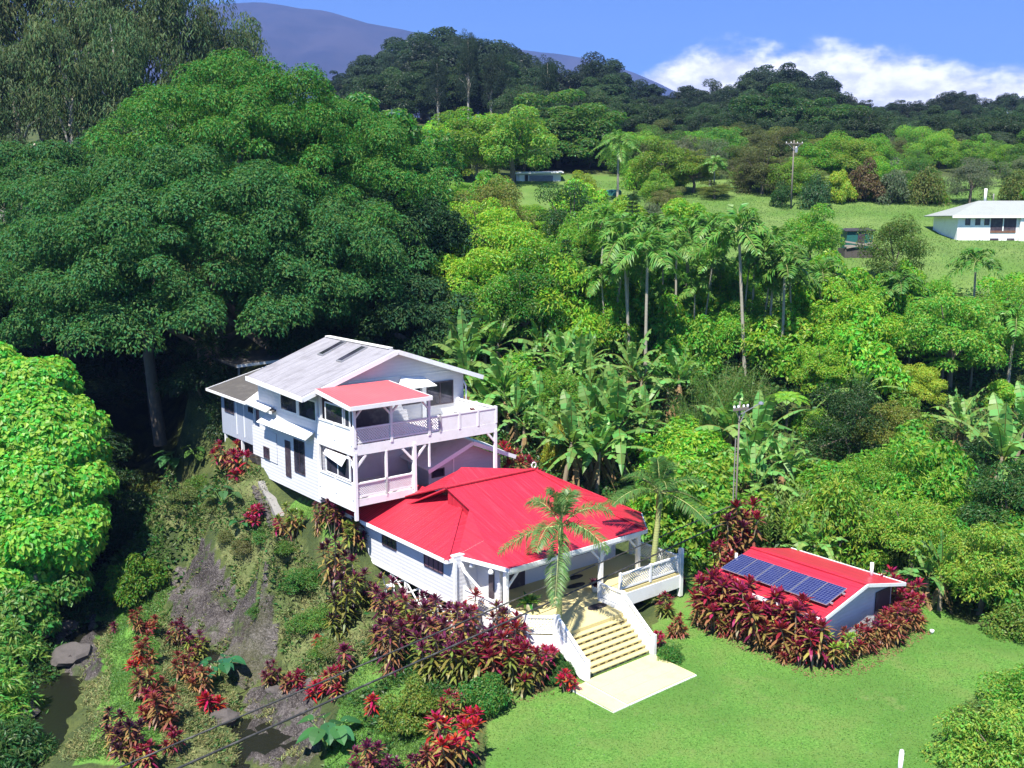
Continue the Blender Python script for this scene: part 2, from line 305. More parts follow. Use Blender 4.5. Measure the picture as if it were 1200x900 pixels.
# ------------------------------------------------------------------ mesh builders
class MB:
    """collects solids in a house's own coordinates; build() links them as one mesh"""
    def __init__(s): s.v = []; s.f = []
    def add(s, v, f):
        b = len(s.v); s.v += [tuple(map(float, p)) for p in v]; s.f += [tuple(i + b for i in q) for q in f]; return s
    def box(s, x0, x1, y0, y1, z0, z1):
        return s.add([(x0, y0, z0), (x1, y0, z0), (x1, y1, z0), (x0, y1, z0), (x0, y0, z1), (x1, y0, z1), (x1, y1, z1), (x0, y1, z1)],
                     [(0, 3, 2, 1), (4, 5, 6, 7), (0, 1, 5, 4), (1, 2, 6, 5), (2, 3, 7, 6), (3, 0, 4, 7)])
    def beam(s, p, q, a, b, up=(0, 0, 1)):
        p = np.array(p, float); q = np.array(q, float); d = q - p; d /= np.linalg.norm(d); up = np.array(up, float)
        if abs(d @ up) > .98: up = np.array([1., 0, 0])
        x = np.cross(d, up); x /= np.linalg.norm(x); y = np.cross(x, d)
        v = [e + x * i * a / 2 + y * j * b / 2 for e in (p, q) for i, j in ((-1, -1), (1, -1), (1, 1), (-1, 1))]
        return s.add(v, [(0, 1, 2, 3)[::-1], (4, 5, 6, 7)] + [(k, (k + 1) % 4, 4 + (k + 1) % 4, 4 + k) for k in range(4)])
    def plate(s, pts, t):
        """polygon pts with thickness t added against its normal"""
        P = np.array(pts, float); n = np.cross(P[1] - P[0], P[2] - P[0]); n /= np.linalg.norm(n)
        if n[2] < 0: P = P[::-1]; n = -n
        k = len(P); return s.add(list(P) + list(P - n * t), [tuple(range(k)), tuple(range(2 * k - 1, k - 1, -1))] + [(i, k + i, k + (i + 1) % k, (i + 1) % k) for i in range(k)])
    def prism(s, pts, d):
        P = np.array(pts, float); d = np.array(d, float); k = len(P)
        return s.add(list(P) + list(P + d), [tuple(range(k - 1, -1, -1)), tuple(range(k, 2 * k))] + [(i, (i + 1) % k, k + (i + 1) % k, k + i) for i in range(k)])
    def tube(s, pts, r, n=8):
        P = [np.array(p, float) for p in pts]; R = r if hasattr(r, '__len__') else [r] * len(P); v = []; f = []
        for i, p in enumerate(P):
            d = P[min(i + 1, len(P) - 1)] - P[max(i - 1, 0)]; d /= np.linalg.norm(d)
            a = np.cross(d, (0, 0, 1) if abs(d[2]) < .9 else (1, 0, 0)); a /= np.linalg.norm(a); b = np.cross(d, a)
            v += [p + R[i] * (a * math.cos(2 * math.pi * k / n) + b * math.sin(2 * math.pi * k / n)) for k in range(n)]
        for i in range(len(P) - 1):
            f += [(i * n + k, i * n + (k + 1) % n, i * n + n + (k + 1) % n, i * n + n + k) for k in range(n)]
        f += [tuple(range(n))[::-1], tuple(range((len(P) - 1) * n, len(P) * n))]
        return s.add(v, f)
    def lathe(s, c, prof, n=12):
        v = []; f = []
        for r, z in prof: v += [(c[0] + r * math.cos(2 * math.pi * k / n), c[1] + r * math.sin(2 * math.pi * k / n), c[2] + z) for k in range(n)]
        for i in range(len(prof) - 1): f += [(i * n + k, i * n + (k + 1) % n, i * n + n + (k + 1) % n, i * n + n + k) for k in range(n)]
        f += [tuple(range(n))[::-1], tuple(range((len(prof) - 1) * n, len(prof) * n))]
        return s.add(v, f)
    def lattice(s, p, q, z0, z1, step=.15, wd=.045, th=.014, slope=0.0):
        """two layers of crossing slats in the upright panel p-q between z0 and z1"""
        p = np.array([p[0], p[1], 0.]); q = np.array([q[0], q[1], 0.]); Lh = np.linalg.norm(q - p); d = (q - p) / Lh; nrm = np.array([-d[1], d[0], 0]); H = z1 - z0
        for sg in (1, -1):
            c = -H
            while c < Lh:
                a0, a1 = (c, 0), (c + H, H)
                x0 = max(c, 0); x1 = min(c + H, Lh)
                if x1 - x0 > .03:
                    y0, y1 = x0 - c, x1 - c
                    if sg < 0: y0, y1 = H - y0, H - y1
                    o_ = nrm * sg * th * .55
                    s.beam(p + d * x0 + np.array([0, 0, z0 + y0 + slope * x0]) + o_, p + d * x1 + np.array([0, 0, z0 + y1 + slope * x1]) + o_, wd, th, up=nrm)
                c += step
        return s
    def build(s, name, mat, parent=None, off=(0, 0, 0), smooth=False):
        me = bpy.data.meshes.new(name); v = np.array(s.v) - np.array(off)
        me.from_pydata(v.tolist(), [], s.f); me.materials.append(M[mat] if isinstance(mat, str) else mat)
        if smooth: me.polygons.foreach_set('use_smooth', [True] * len(me.polygons))
        me.update(); o = bpy.data.objects.new(name, me); COL.objects.link(o)
        if parent is not None: o.parent = parent
        return o
def tag(o, label, cat, group=None, kind=None):
    if label: o['label'] = label
    if cat: o['category'] = cat
    if group: o['group'] = group
    if kind: o['kind'] = kind
    return o
def empty(name, loc, rz=0.0):
    o = bpy.data.objects.new(name, None); COL.objects.link(o); o.location = tuple(map(float, loc)); o.rotation_euler = (0, 0, rz); o.empty_display_size = .3; return o
class House:
    """a thing built in the houses' frame; parts are meshes under its Empty"""
    def __init__(s, name, x, y, z, label, cat, rot=None, org=None, group=None):
        s.off = (x, y, z); s.root = empty(name, L(x, y, z) if org is None else org, HROT if rot is None else rot); tag(s.root, label, cat, group)
        if org is not None: s.off = (0, 0, 0)
    def part(s, name, mat, mb, parent=None, label=None, smooth=False):
        o = mb.build(name, mat, parent or s.root, s.off, smooth)
        if label: o['label'] = label
        return o

class LB:
    """collects leaves (arrays of quads) and stems; mesh() makes one mesh of them"""
    def __init__(s): s.V = []; s.Q = []; s.Mi = []; s.n = 0; s.Sm = []
    def quads(s, V, Q, mi=0, smooth=False):
        V = np.asarray(V, float).reshape(-1, 3); Q = np.asarray(Q, int).reshape(-1, 4)
        s.V.append(V); s.Q.append(Q + s.n); s.Mi.append(np.full(len(Q), mi, int)); s.Sm.append(np.full(len(Q), smooth)); s.n += len(V)
    def rhomb(s, c, d, n, l, w, mi=0, droop=.15):
        c = np.asarray(c, float); k = len(c)
        d = d / np.maximum(np.linalg.norm(d, axis=1, keepdims=True), 1e-9)
        sd_ = np.cross(d, n); sd_ /= np.maximum(np.linalg.norm(sd_, axis=1, keepdims=True), 1e-9); nn = np.cross(sd_, d)
        l = np.broadcast_to(np.asarray(l, float).reshape(-1, 1), (k, 1)); w_ = np.broadcast_to(np.asarray(w, float).reshape(-1, 1), (k, 1))
        m_ = c + d * l * .45 + nn * l * .08
        V = np.stack([c, m_ + sd_ * w_ / 2, c + d * l - np.array([0, 0, 1]) * l * droop, m_ - sd_ * w_ / 2], 1).reshape(-1, 3)
        s.quads(V, np.arange(4 * k).reshape(k, 4), mi)
    def blade(s, c, d, up, l, wd, droop=.5, seg=4, mi=0, fold=.0, peak=.45, jag=0.0):
        """one bent leaf blade; fold raises the edges to a V; jag splits it into torn strips"""
        c = np.array(c, float); d = np.array(d, float); d /= np.linalg.norm(d); sd_ = np.cross(d, up); sd_ /= max(np.linalg.norm(sd_), 1e-6)
        ts = np.linspace(0, 1, seg + 1); P = c + np.outer(ts * l, d); P[:, 2] -= droop * l * ts ** 2
        w_ = wd * np.where(ts < peak, np.sin(np.pi / 2 * np.clip(ts / peak, .12, 1)), np.cos(np.pi / 2 * (ts - peak) / (1 - peak)) ** .7) / 2
        tn = np.gradient(P, axis=0); tn /= np.linalg.norm(tn, axis=1, keepdims=True); nn = np.cross(sd_, tn)
        if jag > 0:
            for sg in (1, -1):
                for i in range(seg):
                    dr = rng.uniform(-.1, jag, 1)[0]
                    a0, a1 = P[i], P[i + 1]; e0 = a0 + sg * sd_ * w_[i] - nn[i] * w_[i] * dr * -1 * -1; e1 = a1 + sg * sd_ * w_[i + 1] * 1. - nn[i + 1] * w_[i + 1] * dr
                    e1 = e1 - (a1 - a0) * .12
                    s.quads([a0, e0, e1, a1] if sg > 0 else [a0, a1, e1, e0], [[0, 1, 2, 3]], mi)
        elif fold:
            V = np.stack([P + sd_ * w_[:, None] + nn * w_[:, None] * fold, P, P - sd_ * w_[:, None] + nn * w_[:, None] * fold], 1).reshape(-1, 3)
            Q = [[3 * i, 3 * i + 1, 3 * i + 4, 3 * i + 3] for i in range(seg)] + [[3 * i + 1, 3 * i + 2, 3 * i + 5, 3 * i + 4] for i in range(seg)]
            s.quads(V, Q, mi)
        else:
            V = np.stack([P + sd_ * w_[:, None], P - sd_ * w_[:, None]], 1).reshape(-1, 3)
            s.quads(V, [[2 * i, 2 * i + 1, 2 * i + 3, 2 * i + 2] for i in range(seg)], mi)
        return P
    def tube(s, pts, r, n=6, mi=0):
        P = np.array(pts, float); k = len(P); R = np.broadcast_to(np.asarray(r, float), (k,))
        tn = np.gradient(P, axis=0); tn /= np.linalg.norm(tn, axis=1, keepdims=True)
        ref = np.where(np.abs(tn[:, 2:3]) > .9, np.array([[1., 0, 0]]), np.array([[0, 0, 1.]]))
        a = np.cross(tn, ref); a /= np.linalg.norm(a, axis=1, keepdims=True); b = np.cross(tn, a)
        an = np.arange(n) * 2 * np.pi / n
        V = P[:, None] + R[:, None, None] * (a[:, None] * np.cos(an)[None, :, None] + b[:, None] * np.sin(an)[None, :, None])
        Q = [[i * n + j, i * n + (j + 1) % n, (i + 1) * n + (j + 1) % n, (i + 1) * n + j] for i in range(k - 1) for j in range(n)]
        s.quads(V.reshape(-1, 3), Q, mi, True)
    def mesh(s, name, mats):
        me = bpy.data.meshes.new(name); V = np.concatenate(s.V); Q = np.concatenate(s.Q)
        me.vertices.add(len(V)); me.vertices.foreach_set('co', V.astype(np.float32).ravel())
        me.loops.add(Q.size); me.loops.foreach_set('vertex_index', Q.astype(np.int32).ravel())
        me.polygons.add(len(Q)); me.polygons.foreach_set('loop_start', np.arange(0, Q.size, 4, dtype=np.int32))
        for m_ in mats: me.materials.append(M[m_])
        me.polygons.foreach_set('material_index', np.concatenate(s.Mi).astype(np.int32))
        me.polygons.foreach_set('use_smooth', np.concatenate(s.Sm))
        me.update(calc_edges=True); return me
def mobj(name, me, parent=None, color=None, loc=None, rz=0, sc=None):
    o = bpy.data.objects.new(name, me); COL.objects.link(o)
    if parent is not None: o.parent = parent
    if color is not None: o.color = (*color, 1)
    if loc is not None: o.location = tuple(map(float, loc))
    if rz: o.rotation_euler = (0, 0, rz)
    if sc is not None: o.scale = (sc, sc, sc) if np.isscalar(sc) else sc
    return o
def unit(v): return v / np.maximum(np.linalg.norm(v, axis=-1, keepdims=True), 1e-9)
def rdir(n): return unit(rng.normal(size=(n, 3)))
# ------------------------------------------------------------------ ground sheet with its zones
def axis(lo, hi, step, far, grow=1.22):
    a = list(np.arange(lo, hi + step, step)); s = step; x = a[-1]
    while x < far: s *= grow; x += s; a.append(x)
    s = step; x = a[0]; b = []
    while x > -far: s *= grow; x -= s; b.append(x)
    return np.array(b[::-1] + a)
gx = axis(-32, 30, .4, 5700); gy = axis(24, 72, .4, 5700); gy = gy[gy > -300]
GX, GY = np.meshgrid(gx, gy); X_, Y_ = GX.ravel(), GY.ravel(); Z_ = gzv(X_, Y_)
def inpoly(x, y, poly):
    r = np.zeros(len(x), bool); n = len(poly)
    for i in range(n):
        x0, y0 = poly[i][:2]; x1, y1 = poly[(i + 1) % n][:2]
        if y0 == y1: continue
        k = ((y0 > y) != (y1 > y)) & (x < (x1 - x0) * (y - y0) / (y1 - y0) + x0); r ^= k
    return r
def pxpoly(pts, z): return [at(u, v, z) for u, v in pts]
lawn_p = pxpoly([(560, 960), (566, 850), (600, 812), (650, 805), (690, 770), (760, 740), (800, 690), (796, 650), (835, 640), (850, 690), (960, 680), (1085, 700), (1130, 728), (1215, 748), (1300, 760), (1330, 1300), (560, 1300)], 0)
def pxh(pts): return [hit(u, v) for u, v in pts]
lawn2 = pxh([(338, 592), (362, 586), (400, 640), (385, 655)])
garden = pxh([(380, 899), (400, 815), (440, 745), (490, 745), (560, 850), (560, 899)]) + pxpoly([(560, 960), (380, 960)], -.8)
mound = pxh([(90, 899), (115, 850), (122, 790), (110, 700), (150, 680), (185, 740), (190, 800), (185, 899)])
rock_p = pxh([(203, 655), (250, 650), (300, 690), (330, 760), (310, 800), (270, 800), (250, 765), (200, 735)])
rock2 = pxh([(60, 730), (110, 725), (118, 800), (75, 790)])
rock3 = pxh([(290, 810), (360, 800), (385, 850), (370, 899), (290, 895)])
dry_p = pxh([(150, 560), (215, 545), (262, 520), (310, 570), (345, 640), (400, 700), (440, 745), (400, 815), (340, 800), (330, 760), (300, 690), (255, 635), (205, 625), (160, 640)])
dry2 = pxh([(190, 720), (240, 770), (275, 810), (285, 860), (280, 899), (190, 899), (190, 800)])
zc = np.zeros((len(X_), 4), np.float32); zc[:, 3] = 1
zc[:, 0] = inpoly(X_, Y_, lawn_p) | inpoly(X_, Y_, lawn2) | inpoly(X_, Y_, garden) | inpoly(X_, Y_, mound)
zc[:, 1] = inpoly(X_, Y_, rock_p) | inpoly(X_, Y_, rock2) | inpoly(X_, Y_, rock3)
zc[:, 2] = inpoly(X_, Y_, dry_p) | inpoly(X_, Y_, dry2)
past = ((Y_ > 88) & (Y_ < 150) & (X_ > np.where(Y_ > 116, -14, 11)) & (X_ < 90) & (Y_ > np.minimum(89 + np.maximum(0, 24 - X_) * 1.2, 117))).astype(np.float32)
rough = (1 - zc[:, 0]) * (Y_ < 80) * (Y_ > 20) * (np.abs(X_) < 60)
Zr = Z_ + rough * (.16 * np.sin(X_ * 1.9 + 1.3 * np.sin(Y_ * 1.1)) * np.sin(Y_ * 1.7 + 1.1 * np.sin(X_ * .9)) + .10 * np.sin(X_ * 4.3 + Y_ * 1.3) * np.sin(Y_ * 3.9 - X_)) \
     + zc[:, 1] * (.30 * np.sin(X_ * 3.3 + 2 * np.sin(Y_ * 2.1)) * np.sin(Y_ * 2.9 + X_) + rng.normal(size=len(X_)) * .17 + .35 * np.abs(np.sin(X_ * 1.1 + Y_ * .6 + 1.5 * np.sin(Y_ * .8))))
nx, ny = len(gx), len(gy); ii = (np.arange(ny - 1)[:, None] * nx + np.arange(nx - 1)[None, :]).ravel()
gl = LB(); gl.quads(np.c_[X_, Y_, Zr], np.c_[ii, ii + 1, ii + nx + 1, ii + nx], 0, True)
gme = gl.mesh('ground', ['ground'])
a = gme.color_attributes.new('zone', 'FLOAT_COLOR', 'POINT'); a.data.foreach_set('color', zc.ravel())
a = gme.attributes.new('pasture', 'FLOAT', 'POINT'); a.data.foreach_set('value', past)
tag(mobj('ground', gme), None, None, kind='structure')
RIVZ = -3.75
wl = MB(); wl.add([(-60, 15, RIVZ), (-2, 15, RIVZ), (-2, 75, RIVZ), (-60, 75, RIVZ)], [(0, 1, 2, 3)]); tag(wl.build('river', 'water'), None, None, kind='structure')

# far mountain: a long ridge as real terrain
def ridge_mesh(name, sky_pts, dist, depth):
    us = np.linspace(sky_pts[0][0], sky_pts[-1][0], 120); vs = np.interp(us, [p[0] for p in sky_pts], [p[1] for p in sky_pts])
    top_ = np.array([(ray(u, v) / ray(u, v)[1] * dist) for u, v in zip(us, vs)]); hgt = CAMH + top_[:, 2]
    hgt += np.interp(us, us[::3], rng.normal(size=len(us[::3]))) * dist * .0008
    rows = 40; V = []
    for r_ in range(-rows // 4, rows + 1):
        f_ = abs(r_) / rows if r_ >= 0 else abs(r_) / (rows / 4)
        yy = dist - depth * f_ if r_ >= 0 else dist + depth * .5 * f_
        g_ = (1 - f_) ** 1.25
        zz = hgt * g_ + 30 * (1 - g_) + np.sin(us * .06 + 5 * f_ + 2 * np.sin(us * .017)) * hgt * .035 * f_ * (1 - f_) * 4 + rng.normal(size=len(us)) * 3 * (f_ > 0)
        V.append(np.c_[top_[:, 0] * (1 + (dist - yy) * 0), np.full(len(us), yy), zz])
    V = np.concatenate(V); n_ = len(us); k = V.shape[0] // n_
    jj = (np.arange(k - 1)[:, None] * n_ + np.arange(n_ - 1)[None, :]).ravel()
    l_ = LB(); l_.quads(V, np.c_[jj, jj + n_, jj + n_ + 1, jj + 1], 0, True); return tag(mobj(name, l_.mesh(name, ['mountain'])), None, None, kind='structure')
ridge_mesh('mountain', [(-900, 140), (-400, 70), (0, 22), (200, 8), (300, 2), (330, 4), (375, 10), (425, 24), (470, 36), (497, 42), (520, 50), (575, 84), (700, 200)], 4200, 2000)
ridge_mesh('far_ridge', [(380, 160), (450, 64), (500, 46), (560, 52), (600, 55), (650, 62), (700, 72), (745, 86), (790, 106), (900, 150), (1300, 220)], 4800, 1500)

# ------------------------------------------------------------------ lower house
lh = House('veranda_house', 3.5, 3.5, .2, 'low white house with a bright red hip and gable roof and front veranda', 'house')
P = lh.part
# walls: left wing and main body
WX = -1.27; FZ = 1.44
P('wall', 'wallw', MB().box(WX, 4.0, 2.75, 12.2, 1.5, 3.95))
P('wall', 'wallw', MB().box(0.2, 9.8, 2.76, 9.2, 1.43, 3.9))
P('veranda_wall', 'wallw', MB().prism([(0.16, .95, FZ), (0.16, 2.75, FZ), (0.16, 2.75, 3.62), (0.16, .95, 3.62)], (.12, 0, 0)))
P('corner_board', 'white', MB().box(WX - .02, WX + .12, 2.63, 2.745, 1.5, 3.74))
P('floor_band', 'white', MB().box(WX - .03, WX - .004, 2.74, 12.2, 1.46, 1.62))
def window(h, x, y0, y1, z0, z1, axis_='x', out=-1, pane='glass', bars=1, blind=0, fr=.06, fmat='frame', **kw):
    """framed window in a wall whose outer face is at x (axis_ x) or y (axis_ y)"""
    def bx(mb, a0, a1, b0, b1, c0, c1):
        return mb.box(a0, a1, b0, b1, c0, c1) if axis_ == 'x' else mb.box(b0, b1, a0, a1, c0, c1)
    f_ = MB(); e0, e1 = sorted((x + out * .05, x - out * .02))
    for q in ((y0, y0 + fr, z0, z1), (y1 - fr, y1, z0, z1), (y0 + fr, y1 - fr, z0, z0 + fr), (y0 + fr, y1 - fr, z1 - fr, z1)): bx(f_, e0, e1, *q)
    for i in range(bars):
        c_ = y0 + (y1 - y0) * (i + 1) / (bars + 1); bx(f_, e0 + .004, e1 - .004, c_ - fr * .4, c_ + fr * .4, z0 + fr, z1 - fr)
    w_ = h.part('window', fmat, f_)
    p0, p1 = sorted((x + out * .02, x + out * .008))
    for i in range(bars + 1):
        a = y0 + (y1 - y0) * i / (bars + 1); b = y0 + (y1 - y0) * (i + 1) / (bars + 1)
        h.part('pane', pane, bx(MB(), p0, p1, a + fr * .5, b - fr * .5, z0 + fr * .5, z1 - fr * .5), w_)
    if blind:
        q0, q1 = sorted((x + out * .034, x + out * .024)); h.part('blind', 'blind', bx(MB(), q0, q1, y0 + fr, y1 - fr, z1 - fr - blind, z1 - fr), w_)
    return w_
window(lh, WX, 7.9, 9.3, 2.82, 3.48, bars=2)
window(lh, WX, 3.6, 5.27, 2.80, 3.50, pane='curtain', bars=3)
# posts, braces and clutter under the raised left wing
gl_ = [gz(*L(WX + .1, y)[:2]) for y in (3, 4.4, 5.8, 7.2, 8.6)]
for y, g_ in zip((3, 4.4, 5.8, 7.2, 8.6), gl_): P('stilt', 'white', MB().beam((WX + .1, y, g_ - .3), (WX + .1, y, 1.5), .14, .14))
for i, (y0, y1) in enumerate(((3.05, 4.35), (4.45, 5.75), (5.85, 7.15), (7.25, 8.5))):
    P('brace', 'white', MB().beam((WX + .06, y0, max(gl_[i], -.2) + .1), (WX + .06, y1, 1.4), .09, .04, up=(1, 0, 0)))
    P('brace', 'white', MB().beam((WX + .13, y1, max(gl_[i + 1], -.2) + .15), (WX + .13, y0, 1.4), .09, .04, up=(1, 0, 0)))
P('underfloor_fill', 'dark', MB().box(WX + 1.6, WX + 1.72, 2.9, 9.6, -.6, 1.49))  # near-black panel set back under the raised floor
# roofs
EZ = 3.84
lw = MB(); k_ = .42
lw.plate([(-1.62, 2.83, EZ), (1.9, 6.35, EZ + 3.52 * k_), (1.9, 12.87, EZ + 3.52 * k_), (-1.62, 12.87, EZ)], .07)
P('wing_roof', 'redy', lw)
P('hip_roof', 'redy', MB().plate([(-1.622, 2.82, EZ), (-.82, 2.82, EZ), (1.5, 4.95, EZ + 2.12 * k_ + .004), (1.88, 6.36, EZ + 3.52 * k_ + .005)], .07))
P('hip_cap', 'redy', MB().beam((-1.64, 2.80, EZ + .02), (1.5, 5.95, EZ + 3.12 * k_ + .03), .22, .06))
RZ = 6.02; RY = 7.0
def zf(y): return EZ + (.245 * y if y < 2.6 else .637 + (y - 2.6) * (RZ - EZ - .637) / (RY - 2.6))
P('veranda_roof', 'red', MB().plate([(-.80, 3.04, EZ + .02), (0, 0, EZ), (9.3, 0, EZ), (8.6, 2.6, zf(2.6)), (.45, 2.6, zf(2.6))], .07))
P('main_roof', 'red', MB().plate([(-.78, 3.05, EZ + .04), (.44, 2.56, zf(2.56) + .004), (8.61, 2.56, zf(2.56) + .004), (7.4, RY, RZ), (1.3, RY, RZ), (1.32, 4.95, zf(4.95))], .07))
P('side_roof', 'redy', MB().plate([(9.3, 0, EZ), (11.1, 2.1, EZ), (7.41, RY, RZ)], .07)); P('side_roof', 'redy', MB().plate([(11.1, 2.1, EZ), (11.1, 10.5, EZ), (7.4, RY + .4, RZ), (7.41, RY, RZ)], .07))
P('rear_roof', 'red', MB().plate([(7.4, RY, RZ), (1.3, RY, RZ), (.2, 10.2, EZ + .5), (9, 10.2, EZ + .5)], .07))
P('ridge_cap', 'red', MB().beam((1.25, RY, RZ + .03), (7.45, RY, RZ + .03), .3, .07))
P('hip_cap', 'red', MB().beam((7.4, RY, RZ + .03), (8.6, 2.6, zf(2.6) + .04), .2, .05)); P('hip_cap', 'red', MB().beam((8.6, 2.6, zf(2.6) + .04), (9.3, 0, EZ + .04), .2, .05)); P('hip_cap', 'red', MB().beam((7.41, RY, RZ + .03), (11.1, 2.1, EZ + .04), .2, .05))
P('gable_board', 'redy', MB().prism([(1.42, 4.9, zf(4.9) - .1), (1.42, RY, RZ - .1), (1.42, RY, 4.4), (1.42, 4.9, 4.4)], (.08, 0, 0)))
P('dormer_roof', 'red', MB().plate([(1.35, 7.4, 5.95), (7.2, 7.4, 6.0), (3.4, 8.5, 6.5)], .07).plate([(1.35, 7.4, 5.94), (3.4, 8.5, 6.5), (3.2, 10.2, 5.2), (.6, 10.0, 5.0)], .07).plate([(7.2, 7.4, 5.99), (8.0, 10.2, 5.2), (3.3, 10.2, 5.2), (3.4, 8.5, 6.49)], .07))
P('finial', 'white', MB().tube([(7.4 + .16 * math.cos(a), RY, RZ + .25 + .16 * math.sin(a)) for a in np.linspace(-1.3, 4.2, 12)], .035, 6))
# white fascia boards
def fascia(h, p, q, ht=.2, th=.05, mat='white'): return h.part('fascia', mat, MB().beam(np.array(p) - (0, 0, ht / 2 - .03), np.array(q) - (0, 0, ht / 2 - .03), th, ht))
for p, q in (((-1.66, 2.79, EZ), (-1.66, 12.9, EZ)), ((-1.62, 2.78, EZ), (-.86, 2.78, EZ)), ((-.86, 3.04, EZ), (-.03, -.02, EZ)), ((0, -.05, EZ), (9.3, -.05, EZ)), ((9.33, -.03, EZ), (11.13, 2.07, EZ)), ((11.14, 2.1, EZ), (11.14, 10.5, EZ))): fascia(lh, p, q)
P('soffit', 'white', MB().plate([(-.6, 2.6, 3.63), (.1, .1, 3.63), (9.1, .1, 3.63), (10.8, 2.1, 3.63), (10.8, 2.72, 3.63)], .03))
for y in (1.05, 2.35): P('flood_lamp', 'white', MB().lathe((-.35 + (2.35 - y) * .12 - .1, y, 3.38), [(.05, .24), (.13, .12), (.15, 0), (.03, -.01)], 10), smooth=True)
P('drain_pipe', 'white', MB().tube([(-.8, 2.72, 3.5), (-.82, 2.5, 3.2), (-.6, .9, 2.3)], .075, 8), smooth=True)
# veranda: floor, doors, posts, railings
dk = MB().prism([(-.75, 3.0, FZ), (-.6, -2.0, FZ), (.42, -3.0, FZ), (4.6, -3.0, FZ), (4.75, -1.05, FZ), (10.9, -1.05, FZ), (10.9, 2.75, FZ)], (0, 0, -.16)); P('veranda_floor', 'cream', dk)
for p_, q_, w_ in (((-.78, 3.0, 1.0), (-.63, -2.0, 1.0), .9), ((-.63, -2.02, 1.0), (.42, -3.03, 1.0), .9), ((4.78, -1.1, .95), (10.93, -1.1, .95), .7)): P('floor_skirt', 'white', MB().beam(p_, q_, .05, w_))
d_ = MB().box(.10, .155, 1.35, 1.75, FZ, 3.3); P('door', 'frame', d_)
P('door', 'frame', MB().box(2.2, 3.2, 2.70, 2.755, FZ, 3.45)); window(lh, 2.755, 4.2, 5.6, 2.2, 3.3, axis_='y', bars=1); window(lh, 2.755, 6.6, 8.0, 2.2, 3.3, axis_='y', bars=1)
posts_ = [(.12, .42), (6.26, .3), (9.0, .3)]
for x, y in posts_: P('post', 'white', MB().beam((x, y, FZ), (x, y, 3.64), .2, .2))
P('header_beam', 'white', MB().beam((.1, .32, 3.52), (9.1, .3, 3.52), .1, .2))
for x, y, s_ in ((.12, .35, 1), (6.26, .3, -1), (6.26, .3, 1), (9.0, .3, -1)): P('corner_brace', 'white', MB().beam((x, y, 2.75), (x + s_ * .75, y, 3.5), .09, .1))
def railing(h, p, q, z0, z1, posts=2, lat=True, cap=.12, step=.16):
    """one railing run: cap rail, bottom rail, posts and a lattice infill"""
    p = np.array(p, float); q = np.array(q, float); rl = h.part('railing', 'white', MB().beam((*p, z1 - .04), (*q, z1 - .04), cap, .08)); h.part('bottom_rail', 'white', MB().beam((*p, z0 + .12), (*q, z0 + .12), .05, .1), rl)
    if lat: h.part('lattice', 'white', MB().lattice(p, q, z0 + .17, z1 - .08, step), rl)
    for i in range(posts):
        t_ = i / max(posts - 1, 1); c_ = p + (q - p) * t_; h.part('railing_post', 'white', MB().beam((*c_, z0 - .02), (*c_, z1 + .06), .13, .13), rl)
    return rl
railing(lh, (-.78, 2.5), (-.62, -1.95), FZ + .02, 2.36, 3)
railing(lh, (-.6, -2.02), (.34, -2.86), FZ + .02, 2.36, 2)
railing(lh, (6.4, -1.0), (10.75, -1.0), FZ + .02, 2.36, 3)
railing(lh, (10.82, -.9), (10.82, 2.6), FZ + .02, 2.36, 2)
P('end_post', 'white', MB().beam((10.9, -1.05, .1), (10.9, -1.05, 2.75), .22, .22))
P('floor_skirt', 'white', MB().box(4.68, 4.76, -2.9, -1.15, FZ - .5, FZ + .2)); railing(lh, (4.72, -2.85), (4.72, -1.2), FZ + .18, 2.40, 2, step=.14)
# floor mats and dim things on the veranda
# stairs
st = House('front_steps', 2.6, -5, 0, 'pale yellow front steps with rows of dark slots and white stair guards', 'steps'); Q = st.part
TR = .245; NR = 8; RH = FZ / NR
for i in range(NR - 1):
    z = FZ - (i + 1) * RH; y1 = -3.0 - i * TR; y0 = y1 - TR
    Q('tread', 'cream', MB().box(.50, 4.58, y0 - .03, y1 - .002, z - .055, z))
for i in range(NR):
    z = FZ - i * RH - .056; yb = -3.03 - i * TR
    Q('riser_backing', 'dark', MB().box(.50, 4.58, yb + .10, yb + .12, z - RH + .058, z))
    rb = MB().box(.51, 4.57, yb + .03, yb + .085, z - RH + .06, z - .095)
    xs_ = np.linspace(.60, 4.5, 9)
    for a in xs_: rb.box(max(a - .09, .51), min(a + .09, 4.57), yb + .034, yb + .08, z - .095, z)
    Q('riser', 'cream', rb)
Q('landing', 'slab', MB().box(.25, 4.52, -7.55, -4.96, -.12, .10)); Q('landing_base', 'slabw', MB().box(-.62, 4.57, -7.62, -5.0, -.2, .045))
Q('landing_border', 'slab', MB().box(-.62, .20, -7.6, -5.0, .02, .06))
def guard(x):
    """closed stringer, sloping lattice rail and end posts on one side of the stairs"""
    sl_ = -FZ / 1.96; g_ = Q('stringer', 'white', MB().prism([(x - .06, -2.95, FZ + .22), (x - .06, -4.9, FZ + .22 + 1.95 * sl_), (x - .06, -5.05, 0), (x - .06, -4.5, 0), (x - .06, -2.95, FZ - .5)], (.12, 0, 0)))
    r_ = Q('railing', 'white', MB().beam((x, -2.98, FZ + .88), (x, -4.9, FZ + .88 + 1.92 * sl_), .14, .08)); Q('lattice', 'white', MB().lattice((x, -3.0), (x, -4.88), FZ + .22, FZ + .84, .15, slope=sl_), r_)
    for y, z in ((-2.97, FZ), (-4.95, 0)): Q('railing_post', 'white', MB().beam((x, y, z - .1), (x, y, z + 1.0), .17, .17), r_)
guard(4.66); guard(.42)
for y in (-5.85, -6.7): Q('slab_joint', 'cream', MB().box(.26, 4.51, y - .012, y + .012, .1005, .104))
